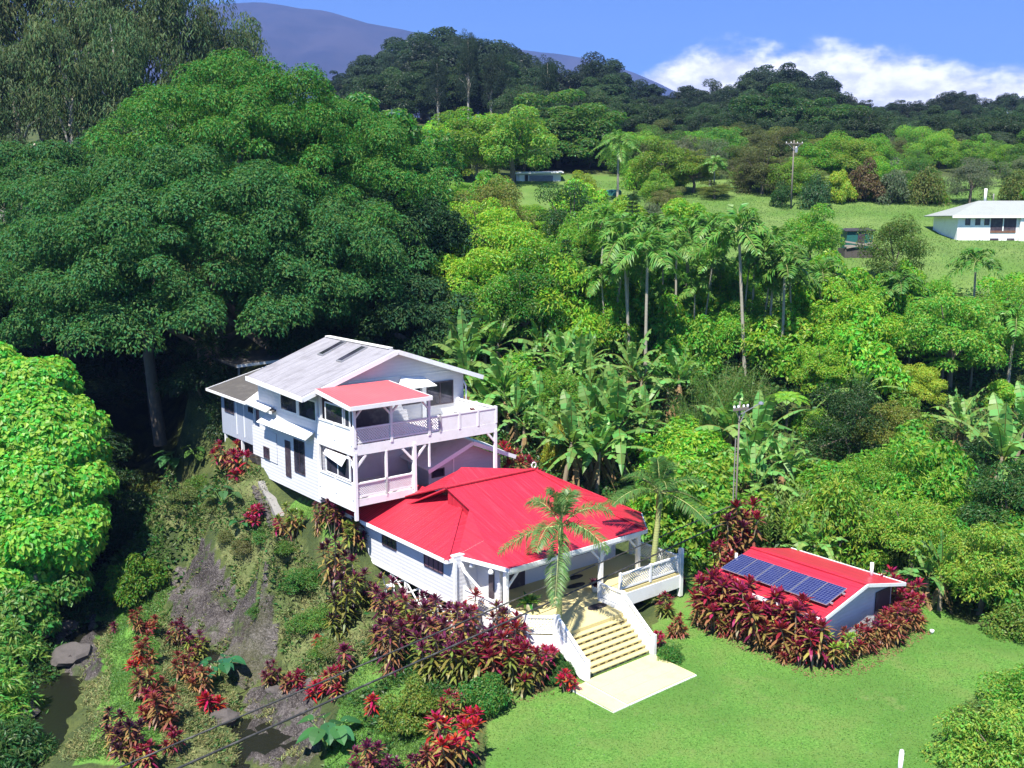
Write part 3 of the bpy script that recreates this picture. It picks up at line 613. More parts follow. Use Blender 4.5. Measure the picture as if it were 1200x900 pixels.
dm = [('door_mat', (4.15, -1.7, .62, .32), 'dark rounded door mat lying at the top of the front steps'), ('floor_mat', (5.2, 1.0, .6, .3), 'dark floor mat near the veranda door, nearer the steps'), ('floor_mat', (5.9, 1.9, .6, .3), 'dark floor mat deep inside the veranda, farther from the steps')]
for nme, (x, y, a_, b_), lab in dm:
    mm = MB().prism([(a_ * math.cos(t_), b_ * math.sin(t_) if nme == 'door_mat' and math.sin(t_) > 0 else b_ * .8 * math.sin(t_), 0) for t_ in np.linspace(0, 2 * math.pi, 17)[:-1]], (0, 0, .02))
    o = mm.build(nme, 'mat'); o.location = tuple(L(x, y, FZ + .003)); o.rotation_euler = (0, 0, HROT); tag(o, lab, 'mat')
def pot(x, y, z, lab, col='white', r=.2, h=.35, leaf=None, lcol=(.07, .17, .03), n=40, ll=.5, org=None, part='leaves'):
    rt = empty('potted_plant', L(x, y, z) if org is None else org, HROT); tag(rt, lab, 'potted plant')
    MB().lathe((0, 0, 0), [(r * .7, 0), (r, h * .9), (r * 1.08, h), (r * .85, h - .02), (r * .8, h - .08)], 12).build('pot', col, rt, smooth=True)
    l_ = LB()
    for i in range(n):
        a_ = rng.uniform(0, 6.28); e_ = rng.uniform(.2, 1.4)
        l_.blade((rng.normal() * r * .3, rng.normal() * r * .3, h), (math.cos(a_) * math.cos(e_), math.sin(a_) * math.cos(e_), math.sin(e_)), (0, 0, 1), ll * rng.uniform(.6, 1.1), ll * .17, .35, 3)
    mobj('leaves', l_.mesh('pot_leaves', [leaf or 'leaf']), rt, lcol)
pot(5.4, -.2, FZ + .003, 'dark red leafy plant in a pot beside the right veranda post', lcol=(.11, .02, .04), n=45, ll=.6)
pot(1.3, .1, FZ + .003, 'green potted fern just inside the left veranda corner', lcol=(.06, .15, .03), n=70, ll=.9)
# junk under the raised floor
for lab, x, y, kind in (('white plastic chair standing under the raised left wing, nearer the front', -1.75, 5.9, 'chair'), ('white plastic chair under the raised left wing, farther back', -1.7, 8.0, 'chair')):
    g_ = gz(*L(x, y)[:2]); rt = empty('plastic_chair', L(x, y, g_ + .05), HROT + 1.2); tag(rt, lab, 'chair')
    MB().box(-.24, .24, -.24, .24, .42, .46).build('seat', 'white', rt); MB().prism([(-.24, .2, .46), (.24, .2, .46), (.2, .32, .95), (-.2, .32, .95)], (0, .03, 0)).build('backrest', 'white', rt)
    for sx in (-1, 1):
        for sy in (-1, 1): MB().beam((sx * .21, sy * .21, 0), (sx * .2, sy * .2, .42), .05, .05).build('leg', 'white', rt)

# ------------------------------------------------------------------ upper house
uh = House('two_storey_house', 2.5, 15, 5.0, 'white two storey house with weathered gable roof and wrap-around decks', 'house'); P = uh.part
WX = -2.5; YF = 13.9; FU = 8.2; FL = 5.25
P('wall', 'wallw', MB().box(WX, 7.5, YF, 21.6, 4.3, 10.45))
P('wall', 'shadewall', MB().box(-2.3, 6.5, 21.62, 28.0, 5.9, 8.75))
P('gable_wall', 'wall', MB().prism([(WX + .02, YF - .02, 8.25), (7.5, YF - .02, 8.25), (7.5, YF - .02, 10.75), (2.5, YF - .02, 12.42), (WX + .02, YF - .02, 10.75)], (0, .1, 0)))
sl = (12.6 - 10.5) / 6.1
for k in range(5): P('siding_joint', 'white', MB().box(WX + .3 + k * .3 if k < 2 else WX + 2, 7.4, YF - .035, YF - .018, 9.3 + k * .55, 9.325 + k * .55)) if k == 3 else None
P('roof', 'weather', MB().plate([(-3.6, 13.4, 10.5), (2.5, 13.4, 12.6), (2.5, 22.0, 12.6), (-3.2, 21.6, 10.62)], .1), label='weathered white left slope of the gable roof')
P('roof', 'weather', MB().plate([(8.6, 13.4, 10.5), (2.5, 13.4, 12.6), (2.5, 22.0, 12.6), (8.6, 21.6, 10.5)], .1), label='right slope of the gable roof')
for p, q in (((-3.62, 13.36, 10.5), (2.5, 13.36, 12.6)), ((2.5, 13.36, 12.6), (8.64, 13.36, 10.5)), ((-3.65, 13.36, 10.5), (-3.23, 21.65, 10.6))): fascia(uh, p, q, .26, .06)
for k in range(7): P('ridge_tile', 'awning', MB().beam((2.5, 14.2 + k * 1.1, 12.64), (2.5, 15.25 + k * 1.1, 12.64), .34, .07))
def on_l(x, y, dz=.0): return (x, y, 10.5 + (x + 3.6) * sl + dz)
for (x0, y0, x1, y1) in ((.35, 18.55, 2.2, 19.9), (.15, 15.85, 2.1, 17.4)):
    f_ = P('skylight', 'metal', MB().plate([on_l(x0, y0, .10), on_l(x1, y0 + .3, .10), on_l(x1, y0 + .95, .10), on_l(x0, y0 + .65, .10)], .09)); P('skylight_pane', 'glass', MB().plate([on_l(x0 + .08, y0 + .1, .115), on_l(x1 - .08, y0 + .37, .115), on_l(x1 - .08, y0 + .86, .115), on_l(x0 + .08, y0 + .58, .115)], .02), f_)
# left wall windows and awnings
window(uh, WX, 16.3, 18.5, 8.95, 10.15, bars=0, fr=.09, fmat='white'); window(uh, WX, 13.98, 16.15, 8.9, 10.12, bars=0, fr=.09, fmat='white')
P('mullion_panel', 'white', MB().box(WX - .05, WX - .015, 16.17, 16.28, 8.9, 10.2))
P('awning', 'white', MB().plate([(-2.52, 14.3, 8.35), (-2.52, 20.6, 8.35), (-3.15, 20.6, 7.95), (-3.15, 14.3, 7.95)], .07))
P('awning', 'awning', MB().plate([(-3.2, 19.1, 8.8), (-1.6, 20.2, 9.15), (-1.35, 24.0, 9.22), (-3.05, 22.6, 8.84)], .05)); P('awning', 'awning', MB().plate([(-1.58, 20.3, 9.20), (.4, 21.0, 9.62), (.4, 24.8, 9.62), (-1.33, 23.9, 9.27)], .05))
window(uh, WX, 15.6, 16.9, 5.5, 7.5, bars=1, pane='glass'); P('lower_door', 'frame', MB().box(WX - .04, WX - .01, 17.4, 18.1, 5.0, 7.2))
# rear wing
P('wing_roof', 'shaderoof', MB().plate([(-2.85, 19.0, 8.75), (4.2, 22.0, 10.6), (4.2, 30.4, 10.2), (-2.75, 29.3, 8.75)], .08), label='leaf-strewn roof of the rear wing with tree shade put into its colour')
P('wing_roof', 'shaderoof', MB().plate([(4.2, 22.0, 10.6), (8, 22.0, 9.2), (8, 30.2, 9.2), (4.2, 30.4, 10.2)], .08))
fascia(uh, (-2.88, 19.0, 8.76), (-2.78, 29.35, 8.76), .16, .05); fascia(uh, (-2.75, 29.36, 8.75), (4.2, 30.45, 10.2), .16, .05)
P('gable_wall', 'wall', MB().prism([(-2.28, 27.9, 8.7), (6.4, 27.9, 8.7), (4.2, 27.9, 9.9)], (0, .1, 0)))
window(uh, -2.3, 25.9, 27.4, 7.45, 8.45, bars=1); window(uh, -2.3, 22.9, 23.6, 8.0, 8.45, bars=0); window(uh, -2.3, 19.6, 22.4, 7.5, 8.38, bars=3, pane='curtain')
for y in (25.5, 24.3, 22.75): P('batten', 'white', MB().box(-2.335, -2.302, y, y + .08, 6.2, 8.6))
P('stilt', 'white', MB().beam((-2.2, 27.7, 4.5), (-2.2, 27.7, 5.95), .16, .16)); P('stilt', 'white', MB().beam((-2.2, 25.0, 4.5), (-2.2, 25.0, 5.95), .16, .16)); P('underfloor_fill', 'dark', MB().box(-1.9, 6, 22, 27.8, 4.5, 5.89))  # stilts, and a near-black box under the rear wing floor
P('lower_skirt', 'wallw', MB().box(-2.55, -2.52, 19.2, 22.6, 5.5, 7.35)); window(uh, -2.55, 20.2, 21.0, 5.55, 6.3, bars=1)
# gable front: doors, windows, small awning
window(uh, YF - .03, 4.75, 6.7, 8.95, 10.38, axis_='y', bars=1, fr=.08); window(uh, YF - .03, 3.0, 4.3, 9.2, 10.3, axis_='y', bars=0, fr=.08); P('door_post', 'white', MB().box(4.42, 4.7, YF - .09, YF - .03, 8.2, 10.42))
P('awning', 'white', MB().plate([(2.2, 13.1, 10.32), (5.0, 13.1, 10.32), (4.6, 13.85, 10.75), (3.0, 13.85, 10.95)], .06))
P('drain_pipe', 'white', MB().tube([(7.45, YF - .05, 10.3), (7.6, YF - .15, 9.9), (7.6, YF - .1, 5.2)], .05, 6), smooth=True)
# decks
P('upper_deck', 'slabw', MB().box(WX + .05, 7.0, 10.06, YF - .04, 8.0, FU)); P('deck_skirt', 'white', MB().box(WX - .02, 7.08, 9.98, 10.055, 7.74, 8.3))
P('deck_skirt', 'white', MB().box(WX - .03, WX + .045, 10.06, YF - .05, 7.74, 8.3)); P('deck_skirt', 'white', MB().box(7.01, 7.08, 10.06, YF - .05, 7.9, 8.3))
P('lower_deck', 'slabw', MB().box(WX + .05, 1.3, 10.06, YF - .02, 5.05, FL)); P('deck_skirt', 'white', MB().box(WX - .02, 1.38, 9.98, 10.055, 4.95, 5.35)); P('deck_skirt', 'white', MB().box(WX - .03, WX + .045, 10.06, YF - .05, 4.7, 5.35))
railing(uh, (WX + .1, 10.02), (-.15, 10.02), FU + .1, 9.22, 2); railing(uh, (-.15, 10.02), (2.35, 10.02), FU + .1, 9.22, 2)
railing(uh, (2.35, 10.02), (3.05, 10.02), FU + .1, 9.22, 2)
P('solid_railing', 'white', MB().box(3.08, 7.05, 9.985, 10.03, FU + .1, 9.14)); railing(uh, (3.05, 10.02), (7.02, 10.02), FU + .1, 9.22, 4, lat=False)
P('solid_railing', 'white', MB().box(7.02, 7.06, 10.05, 13.8, FU + .1, 9.14)); railing(uh, (7.03, 10.1), (7.03, 13.8), FU + .1, 9.22, 3, lat=False)
P('solid_railing', 'white', MB().box(WX - .02, WX + .03, 10.1, YF - .1, 8.32, 9.12)); railing(uh, (WX + .0, 10.1), (WX + .0, YF - .1), FU + .1, 9.22, 3, lat=False)
railing(uh, (WX + .1, 10.02), (-.5, 10.02), FL + .1, 6.24, 2, step=.13); railing(uh, (-.5, 10.02), (1.2, 10.02), FL + .1, 6.24, 2, step=.13)
P('solid_railing', 'white', MB().box(WX - .02, WX + .03, 10.1, YF - .1, 5.36, 6.14)); railing(uh, (WX + .0, 10.1), (WX + .0, YF - .1), FL + .1, 6.24, 3, lat=False)
P('inner_wall', 'wall', MB().box(-2.3, 1.5, YF - .06, YF - .025, FL, 7.9)); P('inner_wall', 'frame', MB().box(-2.3, 2.2, YF - .09, YF - .03, FU, 10.4))
window(uh, YF - .09, -1.9, -.2, 8.9, 10.2, axis_='y', bars=1); window(uh, YF - .06, -1.6, -.2, 6.0, 7.4, axis_='y', bars=0)
# posts of the covered deck, braces and the small red roof
for x in (WX + .1, -.15, 2.3): P('post', 'white', MB().beam((x, 10.02, FU), (x, 10.02, 10.42), .15, .15))
for y in (12.0, 13.7): P('post', 'white', MB().beam((WX + .1, y, FU), (WX + .1, y, 10.42), .14, .14))
for x, s_ in ((WX + .1, 1), (-.15, -1), (-.15, 1), (2.3, -1)): P('corner_brace', 'white', MB().beam((x, 10.03, 9.7), (x + s_ * .55, 10.03, 10.3), .1, .09))
P('small_roof', 'redr', MB().plate([(-2.9, 9.5, 10.5), (2.15, 9.5, 10.5), (1.75, 13.35, 10.93), (-2.85, 13.35, 10.93)], .06))
P('header_beam', 'white', MB().beam((WX, 10.02, 10.3), (2.45, 10.02, 10.3), .12, .2)); fascia(uh, (-2.92, 9.47, 10.48), (2.2, 9.47, 10.48), .22); fascia(uh, (-2.93, 9.48, 10.48), (-2.88, 13.3, 10.9), .22); fascia(uh, (2.19, 9.48, 10.48), (1.79, 13.3, 10.9), .2)
window(uh, WX - .02, 10.9, 12.9, 9.2, 10.28, bars=0, fr=.08, fmat='white'); window(uh, WX - .02, 10.2, 10.75, 9.2, 10.2, bars=0, fr=.06, fmat='white')
window(uh, WX - .02, 10.3, 13.0, 6.3, 7.6, bars=1, fr=.09, blind=.0, fmat='white', pane='glass'); P('roller_blind', 'blind', MB().plate([(WX - .06, 13.0, 7.6), (WX - .06, 10.6, 7.6), (WX - .35, 10.7, 7.1), (WX - .2, 13.0, 7.35)], .02))
P('corner_board', 'white', MB().box(WX - .03, WX + .1, YF - .1, YF + .1, 4.5, 8.3))
for x, y in ((WX + .1, 10.02), (1.3, 10.02), (6.98, 10.04), (7.0, 13.7)): P('post', 'white', MB().beam((x, y, 4.2 if x > 5 or x < 0 else 4.9), (x, y, 7.9), .17 if x != 1.3 else .24, .17))
P('post', 'white', MB().beam((-.5, 10.02, FL), (-.5, 10.02, 7.76), .12, .12)); P('post', 'white', MB().beam((2.3, 10.02, 6.4), (2.3, 10.02, 7.8), .1, .1))
for x, s_, z in ((WX + .1, 1, 7.0), (1.2, -1, 7.0), (1.4, 1, 7.0), (6.9, -1, 7.2)): P('corner_brace', 'white', MB().beam((x, 10.03, z), (x + s_ * .65, 10.03, z + .7), .09, .12))
P('corner_brace', 'white', MB().beam((WX + .08, 10.05, 7.0), (WX + .08, 10.75, 7.7), .09, .12))
# lean-to with its own white gable roof
P('leanto_wall', 'wall', MB().prism([(3.3, 11.6, 3.4), (8.6, 11.6, 3.4), (8.6, 11.6, 5.75), (5.9, 11.6, 6.95), (3.3, 11.6, 5.95)], (0, 2.2, 0)))
P('leanto_roof', 'white', MB().plate([(2.75, 10.8, 5.95), (5.9, 10.8, 7.15), (5.9, 13.85, 7.4), (2.75, 13.85, 6.2)], .1)); P('leanto_roof', 'white', MB().plate([(9.1, 10.8, 5.85), (5.9, 10.8, 7.15), (5.9, 13.85, 7.4), (9.1, 13.85, 6.1)], .1))
fascia(uh, (2.72, 10.76, 5.95), (5.9, 10.76, 7.17), .24); fascia(uh, (5.9, 10.76, 7.17), (9.14, 10.76, 5.84), .24); window(uh, 11.6, 3.5, 4.4, 5.2, 5.7, axis_='y', bars=0)
P('corner_board', 'white', MB().box(5.0, 5.1, 11.56, 11.595, 3.6, 6.3))
# things on the decks
pot(2.75, 10.6, FU + .004, 'small pot of dark red leaves at the end of the covered deck', lcol=(.16, .01, .03), n=35, ll=.42, r=.16, h=.5)
pot(6.05, 10.9, FU + .004, 'reddish brown cordyline in a pot at the open deck corner', lcol=(.14, .05, .05), n=50, ll=.7, r=.22, h=.55)
g_ = empty('deck_table', L(5.1, 11.0, FU + .004), HROT); tag(g_, 'small grey table with a tray on the open white deck', 'table'); MB().box(-.4, .4, -.25, .25, .68, .72).build('tabletop', 'metal', g_); MB().box(-.28, .28, -.16, .16, .722, .80).build('tray', 'frame', g_)
for sx in (-1, 1):
    for sy in (-1, 1): MB().beam((sx * .36, sy * .21, 0), (sx * .36, sy * .21, .68), .04, .04).build('leg', 'metal', g_)
# open-sided carport behind the wing
cp = House('carport', 5, 36, 7, 'dim open carport with a flat dark roof under the big tree', 'carport'); P = cp.part
P('roof', 'shaderoof', MB().plate([(1.6, 34.4, 9.35), (8.2, 34.6, 9.5), (8.4, 40.2, 9.6), (1.8, 40.5, 9.4)], .12)); fascia(cp, (1.58, 34.35, 9.35), (8.2, 34.55, 9.5), .2, .06, 'awning'); fascia(cp, (1.56, 34.4, 9.35), (1.78, 40.5, 9.4), .2, .06, 'shaderoof')
for x, y in ((1.9, 34.8), (1.95, 40.0), (7.9, 34.9), (8.1, 39.8)): P('post', 'metal', MB().beam((x, y, gz(*L(x, y)[:2]) - .2), (x, y, 9.3), .12, .12))
# footpath with stone edging beside the upper house
pl = [hit(u, v)[:2] for u, v in ((308, 566), (315, 580), (323, 596), (330, 607))]
fp = MB(); V = []
for i, q0 in enumerate(pl):
    d_ = unit(np.array(pl[min(i + 1, 3)]) - np.array(pl[max(i - 1, 0)])); s_n = np.array([d_[1], -d_[0]])
    for s_ in (.32, -.32): q = q0 + s_n * s_; V.append((q[0], q[1], gz(*q0) + .09))
fp.add(V + [(a, b, c - .4) for a, b, c in V], [(2 * i, 2 * i + 1, 2 * i + 3, 2 * i + 2) for i in range(3)] + [(2 * i + 8, 2 * i, 2 * i + 2, 2 * i + 10) for i in range(3)] + [(2 * i + 1, 2 * i + 9, 2 * i + 11, 2 * i + 3) for i in range(3)])
tag(fp.build('footpath', 'concrete'), None, None, kind='structure')
def boulder(c, r, mat='stone', sub=2, flat=.7):
    import bmesh
    bm = bmesh.new(); bmesh.ops.create_icosphere(bm, subdivisions=sub, radius=1)
    ph = rng.uniform(0, 6, 6)
    for v_ in bm.verts:
        p = v_.co; k = 1 + .22 * math.sin(3 * p.x + ph[0]) * math.sin(2.6 * p.y + ph[1]) + .16 * math.sin(5 * p.z + ph[2] + 3 * p.x) + rng.normal() * .05
        v_.co = (p.x * r * k, p.y * r * k * .85, p.z * r * k * flat)
    me = bpy.data.meshes.new('boulder'); bm.to_mesh(me); bm.free(); me.materials.append(M[mat]); return me
bms = [boulder(None, 1.0, sub=3) for _ in range(4)]
k = 0
for i in range(len(pl) - 1):
    d_ = pl[i + 1] - pl[i]; s_n = unit(np.array([d_[1], -d_[0]]))
    for j in range(5):
        q = pl[i] + d_ * j / 5 + s_n * (-.5 if s_n[0] > 0 else .5); o = mobj('edging_stone', bms[k % 4], None, None, (q[0], q[1], gz(*q) + .04), rng.uniform(0, 6), (.26, .22, .24)); k += 1
        tag(o, 'dark lava stone in the edging row along the footpath', 'stone', 'stones edging the footpath')
bl = [((352, 838), .5, 'grey boulder half sunk where the river pool meets the garden bank'), ((325, 815), .55, 'dark boulder on the near edge of the rock slab above the pool'), 
      ((262, 845), .65, 'rounded mossy boulder below the power lines on the grassy strip'), ((90, 775), 1.1, 'flat dark rock between the two river pools at the far left'), ((75, 745), .8, 'dark rock at the upper end of the left river channel'), ((225, 745), .45, 'dark rock at the foot of the rock slab beside the taro'), ((362, 868), .5, 'small boulder standing at the edge of the lower pool'), ((30, 850), .7, 'wet dark boulder in the left river pool')]
for i, ((u, v), r, lab) in enumerate(bl):
    h_ = hit(u, v); tag(mobj('boulder', bms[i % 4], None, None, (h_[0], h_[1], max(h_[2], RIVZ) + r * .15), i * 1.3, (r, r * 1.1, r * .8)), lab, 'boulder')

# ------------------------------------------------------------------ solar shed
sh = House('solar_shed', 13.4, -7, 0, 'small grey shed with a red gable roof carrying blue solar panels', 'shed'); P = sh.part
ZR, ZE = 2.95, 2.15; XR, X0, X1 = 13.45, 9.9, 16.95; YA, YB = -10.4, -3.7; sl = (ZR - ZE) / (XR - X0)
P('wall', 'wallw', MB().box(10.35, 16.5, -9.95, -4.1, -.1, 2.12)); P('gable_wall', 'wallw', MB().prism([(10.36, -9.97, 2.05), (16.49, -9.97, 2.05), (XR, -9.97, ZR - .16)], (0, .06, 0)))
P('roof', 'red', MB().plate([(X0, YA, ZE), (XR, YA, ZR), (XR, YB, ZR), (X0, YB, ZE)], .06)); P('roof', 'red', MB().plate([(X1, YA, ZE), (XR, YA, ZR), (XR, YB, ZR), (X1, YB, ZE)], .06)); P('ridge_cap', 'red', MB().beam((XR, YA - .02, ZR + .02), (XR, YB + .02, ZR + .02), .26, .05))
fascia(sh, (X0 - .02, YA - .03, ZE), (XR, YA - .03, ZR), .16); fascia(sh, (XR, YA - .03, ZR), (X1 + .02, YA - .03, ZE), .16); fascia(sh, (X0 - .03, YA, ZE), (X0 - .03, YB, ZE), .2); fascia(sh, (X1 + .03, YA, ZE), (X1 + .03, YB, ZE), .2)
P('doorway', 'frame', MB().box(15.0, 16.3, -10.02, -9.975, 0, 2.02))
P('vent_pipe', 'white', MB().tube([(11.9, -3.9, 2.4), (11.9, -3.9, 3.05)], .07, 8), smooth=True); P('vent_pipe', 'white', MB().tube([(16.2, -9.0, 2.2), (16.2, -9.0, 3.0)], .09, 8), smooth=True)
# six panels on a rack above the front slope
tl = at(871.7, 645, 3.0); 
pa, pb, pw = -3.95, -10.08, .985
def on_s(x, y, dz): return (x, y, ZE + (x - X0) * sl + dz)
xa, xb = 10.62, 12.28
for i in range(6):
    y1 = pa - i * 1.022; y0 = y1 - .99
    f_ = P('solar_panel', 'alu', MB().plate([on_s(xa, y0, .25), on_s(xb, y0, .25), on_s(xb, y1, .25), on_s(xa, y1, .25)], .04))
    nm_ = P('cell_face', 'cells', MB().plate([on_s(xa + .015, y0 + .012, .256), on_s(xb - .015, y0 + .012, .256), on_s(xb - .015, y1 - .012, .256), on_s(xa + .015, y1 - .012, .256)], .01), f_)
for x in (xa + .35, xb - .35):
    P('rack_rail', 'alu', MB().beam(on_s(x, pa + .06, .17), on_s(x, pb - .1, .17), .06, .07))
    for y in (pa - .2, pa - 2.2, pa - 4.2, pb + .15): P('rack_foot', 'alu', MB().beam(on_s(x, y, -.02), on_s(x, y, .15), .06, .06))

# ------------------------------------------------------------------ far buildings, tanks, poles
hy0 = 109.0
def RW(u, Y): return (u - 600) / F * Y / (CP) * 1.0
fh_org = np.array([RW(1158, hy0) * 1.0, hy0, 17.6])
fh = House('hip_roof_house', 0, 0, 0, 'white house with a grey hip roof on the far pasture', 'house', rot=-.04, org=fh_org); P = fh.part
P('wall', 'white', MB().box(-4.8, 1.9, 0, 7, -.6, 2.85)); P('wall', 'white', MB().box(1.9, 9.5, -.35, 7, -.9, 2.83)); 
P('roof', 'hiproof', MB().plate([(-5.6, -.5, 2.9), (10.4, -.5, 2.9), (5.6, 3.6, 4.6), (-1.2, 3.6, 4.6)], .1)); P('roof', 'hiproof', MB().plate([(-5.6, -.5, 2.9), (-1.2, 3.6, 4.6), (-5.6, 8, 2.9)], .1)); P('roof', 'hiproof', MB().plate([(10.4, -.5, 2.9), (10.4, 8, 2.9), (5.6, 3.6, 4.6)], .1)); P('roof', 'hiproof', MB().plate([(-5.6, 8, 2.9), (-1.2, 3.6, 4.6), (5.6, 3.6, 4.6), (10.4, 8, 2.9)], .1))
fascia(fh, (-5.65, -.55, 2.9), (10.45, -.55, 2.9), .28, .06)
P('porch_recess', 'frame', MB().box(-1.2, 1.6, -.02, .02, 1.0, 2.62)); P('porch_rail', 'brown', MB().box(-1.2, 1.6, -.06, -.025, 1.0, 1.25)); P('porch_recess', 'frame', MB().box(-1.15, -.2, -.02, .02, -.35, .4)); P('porch_recess', 'frame', MB().box(.7, 1.55, -.02, .02, -.35, .4)); P('porch_post', 'white', MB().box(.1, .22, -.07, -.03, 1.2, 2.62))
for x in (-4.0, -2.9, -1.9): window(fh, 0, x, x + .55, 1.85, 2.55, axis_='y', bars=0)
for x in (3.4, 5.6): window(fh, -.35, x, x + .22, .5, 1.15, axis_='y', bars=0)
P('chimney', 'white', MB().tube([(-.2, 4.2, 4.3), (-.2, 4.2, 6.0)], .16, 8), smooth=True); P('chimney', 'concrete', MB().tube([(.6, 3.9, 4.3), (.6, 3.9, 5.4)], .07, 6), smooth=True)
o_ = np.array([RW(630, 150), 150., 25.9])
lb = House('long_shed', 0, 0, 0, 'long low building with a white flat roof among the far bushes', 'building', rot=0, org=o_); P = lb.part
P('wall', 'wall', MB().box(-3.4, 3.4, 0, 5, -2, 1.3)); P('roof', 'white', MB().plate([(-3.7, -.6, 1.15), (3.8, -.6, 1.3), (3.8, 5.6, 1.75), (-3.7, 5.6, 1.6)], .15)); P('door', 'white', MB().box(-2.9, -2.2, -.05, -.01, -1.5, .9)); P('window', 'glass', MB().box(-1.4, 2.2, -.04, -.01, -.2, .8)); P('wall_panel', 'dark', MB().box(-2.05, -1.6, -.04, -.01, -1.5, .9))
o_ = np.array([RW(715, 138), 138., 23.0]); tk = empty('water_tank', o_); tag(tk, 'teal water tank on a white base half hidden by far bushes', 'water tank')
MB().box(-1.2, 1.2, -.8, .8, -1.2, -.2).build('base', 'white', tk); MB().lathe((0, 0, 0), [(1.15, -.19), (1.15, 1.0), (1.0, 1.15), (.2, 1.25)], 20).build('tank', 'teal', tk)
h_ = below(1005, 265, 3.0); o_ = (h_[0], h_[1], gz(h_[0], h_[1])); tk = empty('small_shed', o_); tag(tk, 'small boxy teal shed on a block base with leaning timbers at the pasture edge', 'shed')
MB().box(-1.5, 1.6, -1, 1.2, -.3, .75).build('block_base', 'stone', tk); MB().box(-1.3, 1.35, -.8, 1.1, .76, 2.5).build('wall', 'teal', tk); MB().plate([(-1.5, -1.0, 2.5), (1.55, -1.0, 2.55), (1.55, 1.3, 2.8), (-1.5, 1.3, 2.75)], .08).build('roof', 'dark', tk); MB().box(-.2, .5, -.84, -.803, .8, 2.3).build('door', 'frame', tk)
for a, b in (((-1.7, -1.15, 1.45), (1.5, -1.2, .95)), ((-1.4, -1.1, .8), (1.2, -1.15, 1.3)), ((-1.6, -1.08, 1.0), (1.6, -1.08, 1.05))): MB().beam(a, b, .14, .16).build('timber', 'timber', tk)
# utility poles
def upole(org, h, lab, r=.13, arm=1.6, rot=0.0, trans=False):
    rt = empty('utility_pole', org, rot); tag(rt, lab, 'pole'); MB().tube([(0, 0, -.5), (0, 0, h)], [r, r * .7], 8).build('pole', 'pole', rt, smooth=True)
    if arm:
        c_ = MB().box(-arm / 2, arm / 2, -.16, -.06, h - .5, h - .36).build('crossarm', 'pole', rt)
        for x in (-.45, -.18, .18, .45): MB().lathe((x * arm, -.11, h - .36), [(.04, 0), (.07, .06), (.05, .16)], 8).build('insulator', 'white', c_)
        MB().beam((-arm * .38, -.11, h - .45), (0, -.11, h - 1.2), .05, .03).beam((arm * .38, -.11, h - .45), (0, -.11, h - 1.2), .05, .03).build('arm_brace', 'metal', rt)
    if trans: MB().lathe((.3, -.1, h - 1.6), [(.17, 0), (.19, .1), (.19, .7), (.1, .82)], 10).build('transformer', 'metal', rt)
    return rt
g_ = np.array([RW(868, 54), 54., 0]); g_[2] = gz(g_[0], g_[1]); P1 = g_.copy()
pr = upole(g_, CAMH + (258 - 474) / 1146 * 54 - g_[2], 'weathered utility pole with a short crossarm behind the solar shed', .065, 1.1, .5, False)
MB().beam((0, -.1, 8.9), (1.1, -.5, 9.5), .05, .05).lathe((1.12, -.5, 9.4), [(.05, 0), (.16, .05), (.14, .16), (.02, .2)], 10).build('lamp_arm', 'metal', pr)
MB().tube([(-.33, -.1, 1), (-.30, -.1, 7.5)], .035, 6).build('conduit', 'concrete', pr)
Yp = 128.; g_ = np.array([RW(917, Yp), Yp, gz(RW(917, Yp), Yp)]); upole(g_, CAMH + (258 - 167) / 1146 * Yp - g_[2], 'tall utility pole with crossarms standing alone on the far pasture', .12, 2.4, .15, True)
for (u, vt, Y, lab) in ((870, 196, 150, 'short grey post at the edge of the wood above the pasture'), (824, 212, 146, 'small white post on the crest of the far pasture')):
    g_ = np.array([RW(u, Y), Y, gz(RW(u, Y), Y)]); tag(MB().tube([(0, 0, -.3), (0, 0, CAMH + (258 - vt) / 1146 * Y - g_[2])], .14, 7).build('post', 'concrete'), lab, 'post').location = tuple(g_)
# the pair of power lines that crosses the garden to the pole behind the shed
for (ua, va, ub, vb, z_att, Ya, lab) in ((280, 836, 868, 588, 0, 33, 'thin black power line, the upper of the pair crossing the garden'), (280, 864, 868, 604, 0, 31, 'black power line, the lower of the pair crossing the garden')):
    r1 = ray(ua, va); pA = r1 / r1[1] * Ya + np.array([0, 0, CAMH]); r2 = ray(ub, vb); pB = r2 / r2[1] * 53.85 + np.array([0, 0, CAMH]); d = pA - pB; pC = pB + d * 1.75
    pts = [pB + (pC - pB) * t_ - np.array([0, 0, 1]) * 1.0 * .15 * (4 * t_ * (1 - t_)) + np.array([0, 0, .30 * 4 * (t_ / .571 if t_ < .571 else 1) * 0]) for t_ in np.linspace(0, 1, 40)]
    mid = 0
    tag(MB().tube(pts, 0.034 if 'thin' in lab else .042, 6).build('power_line', 'wire', smooth=True), lab, 'power line')
# white marker post and sprinkler cap on the lawn
h_ = at(1054, 908, 0); rt = empty('marker_post', h_); tag(rt, 'white post with rounded top at the bottom edge of the lawn', 'post'); MB().tube([(0, 0, -.1), (.04, .03, .9)], .085, 10).build('shaft', 'white', rt, smooth=True); MB().lathe((.04, .03, .9), [(.085, 0), (.075, .05), (.03, .09)], 10).build('cap', 'white', rt, smooth=True)
h_ = at(1092, 742, 0); tag(MB().lathe((0, 0, 0), [(.07, 0), (.09, .08), (.11, .17), (.06, .19)], 12).build('bucket', 'white', smooth=True), 'small white bucket on the lawn right of the solar shed', 'bucket').location = tuple(h_)
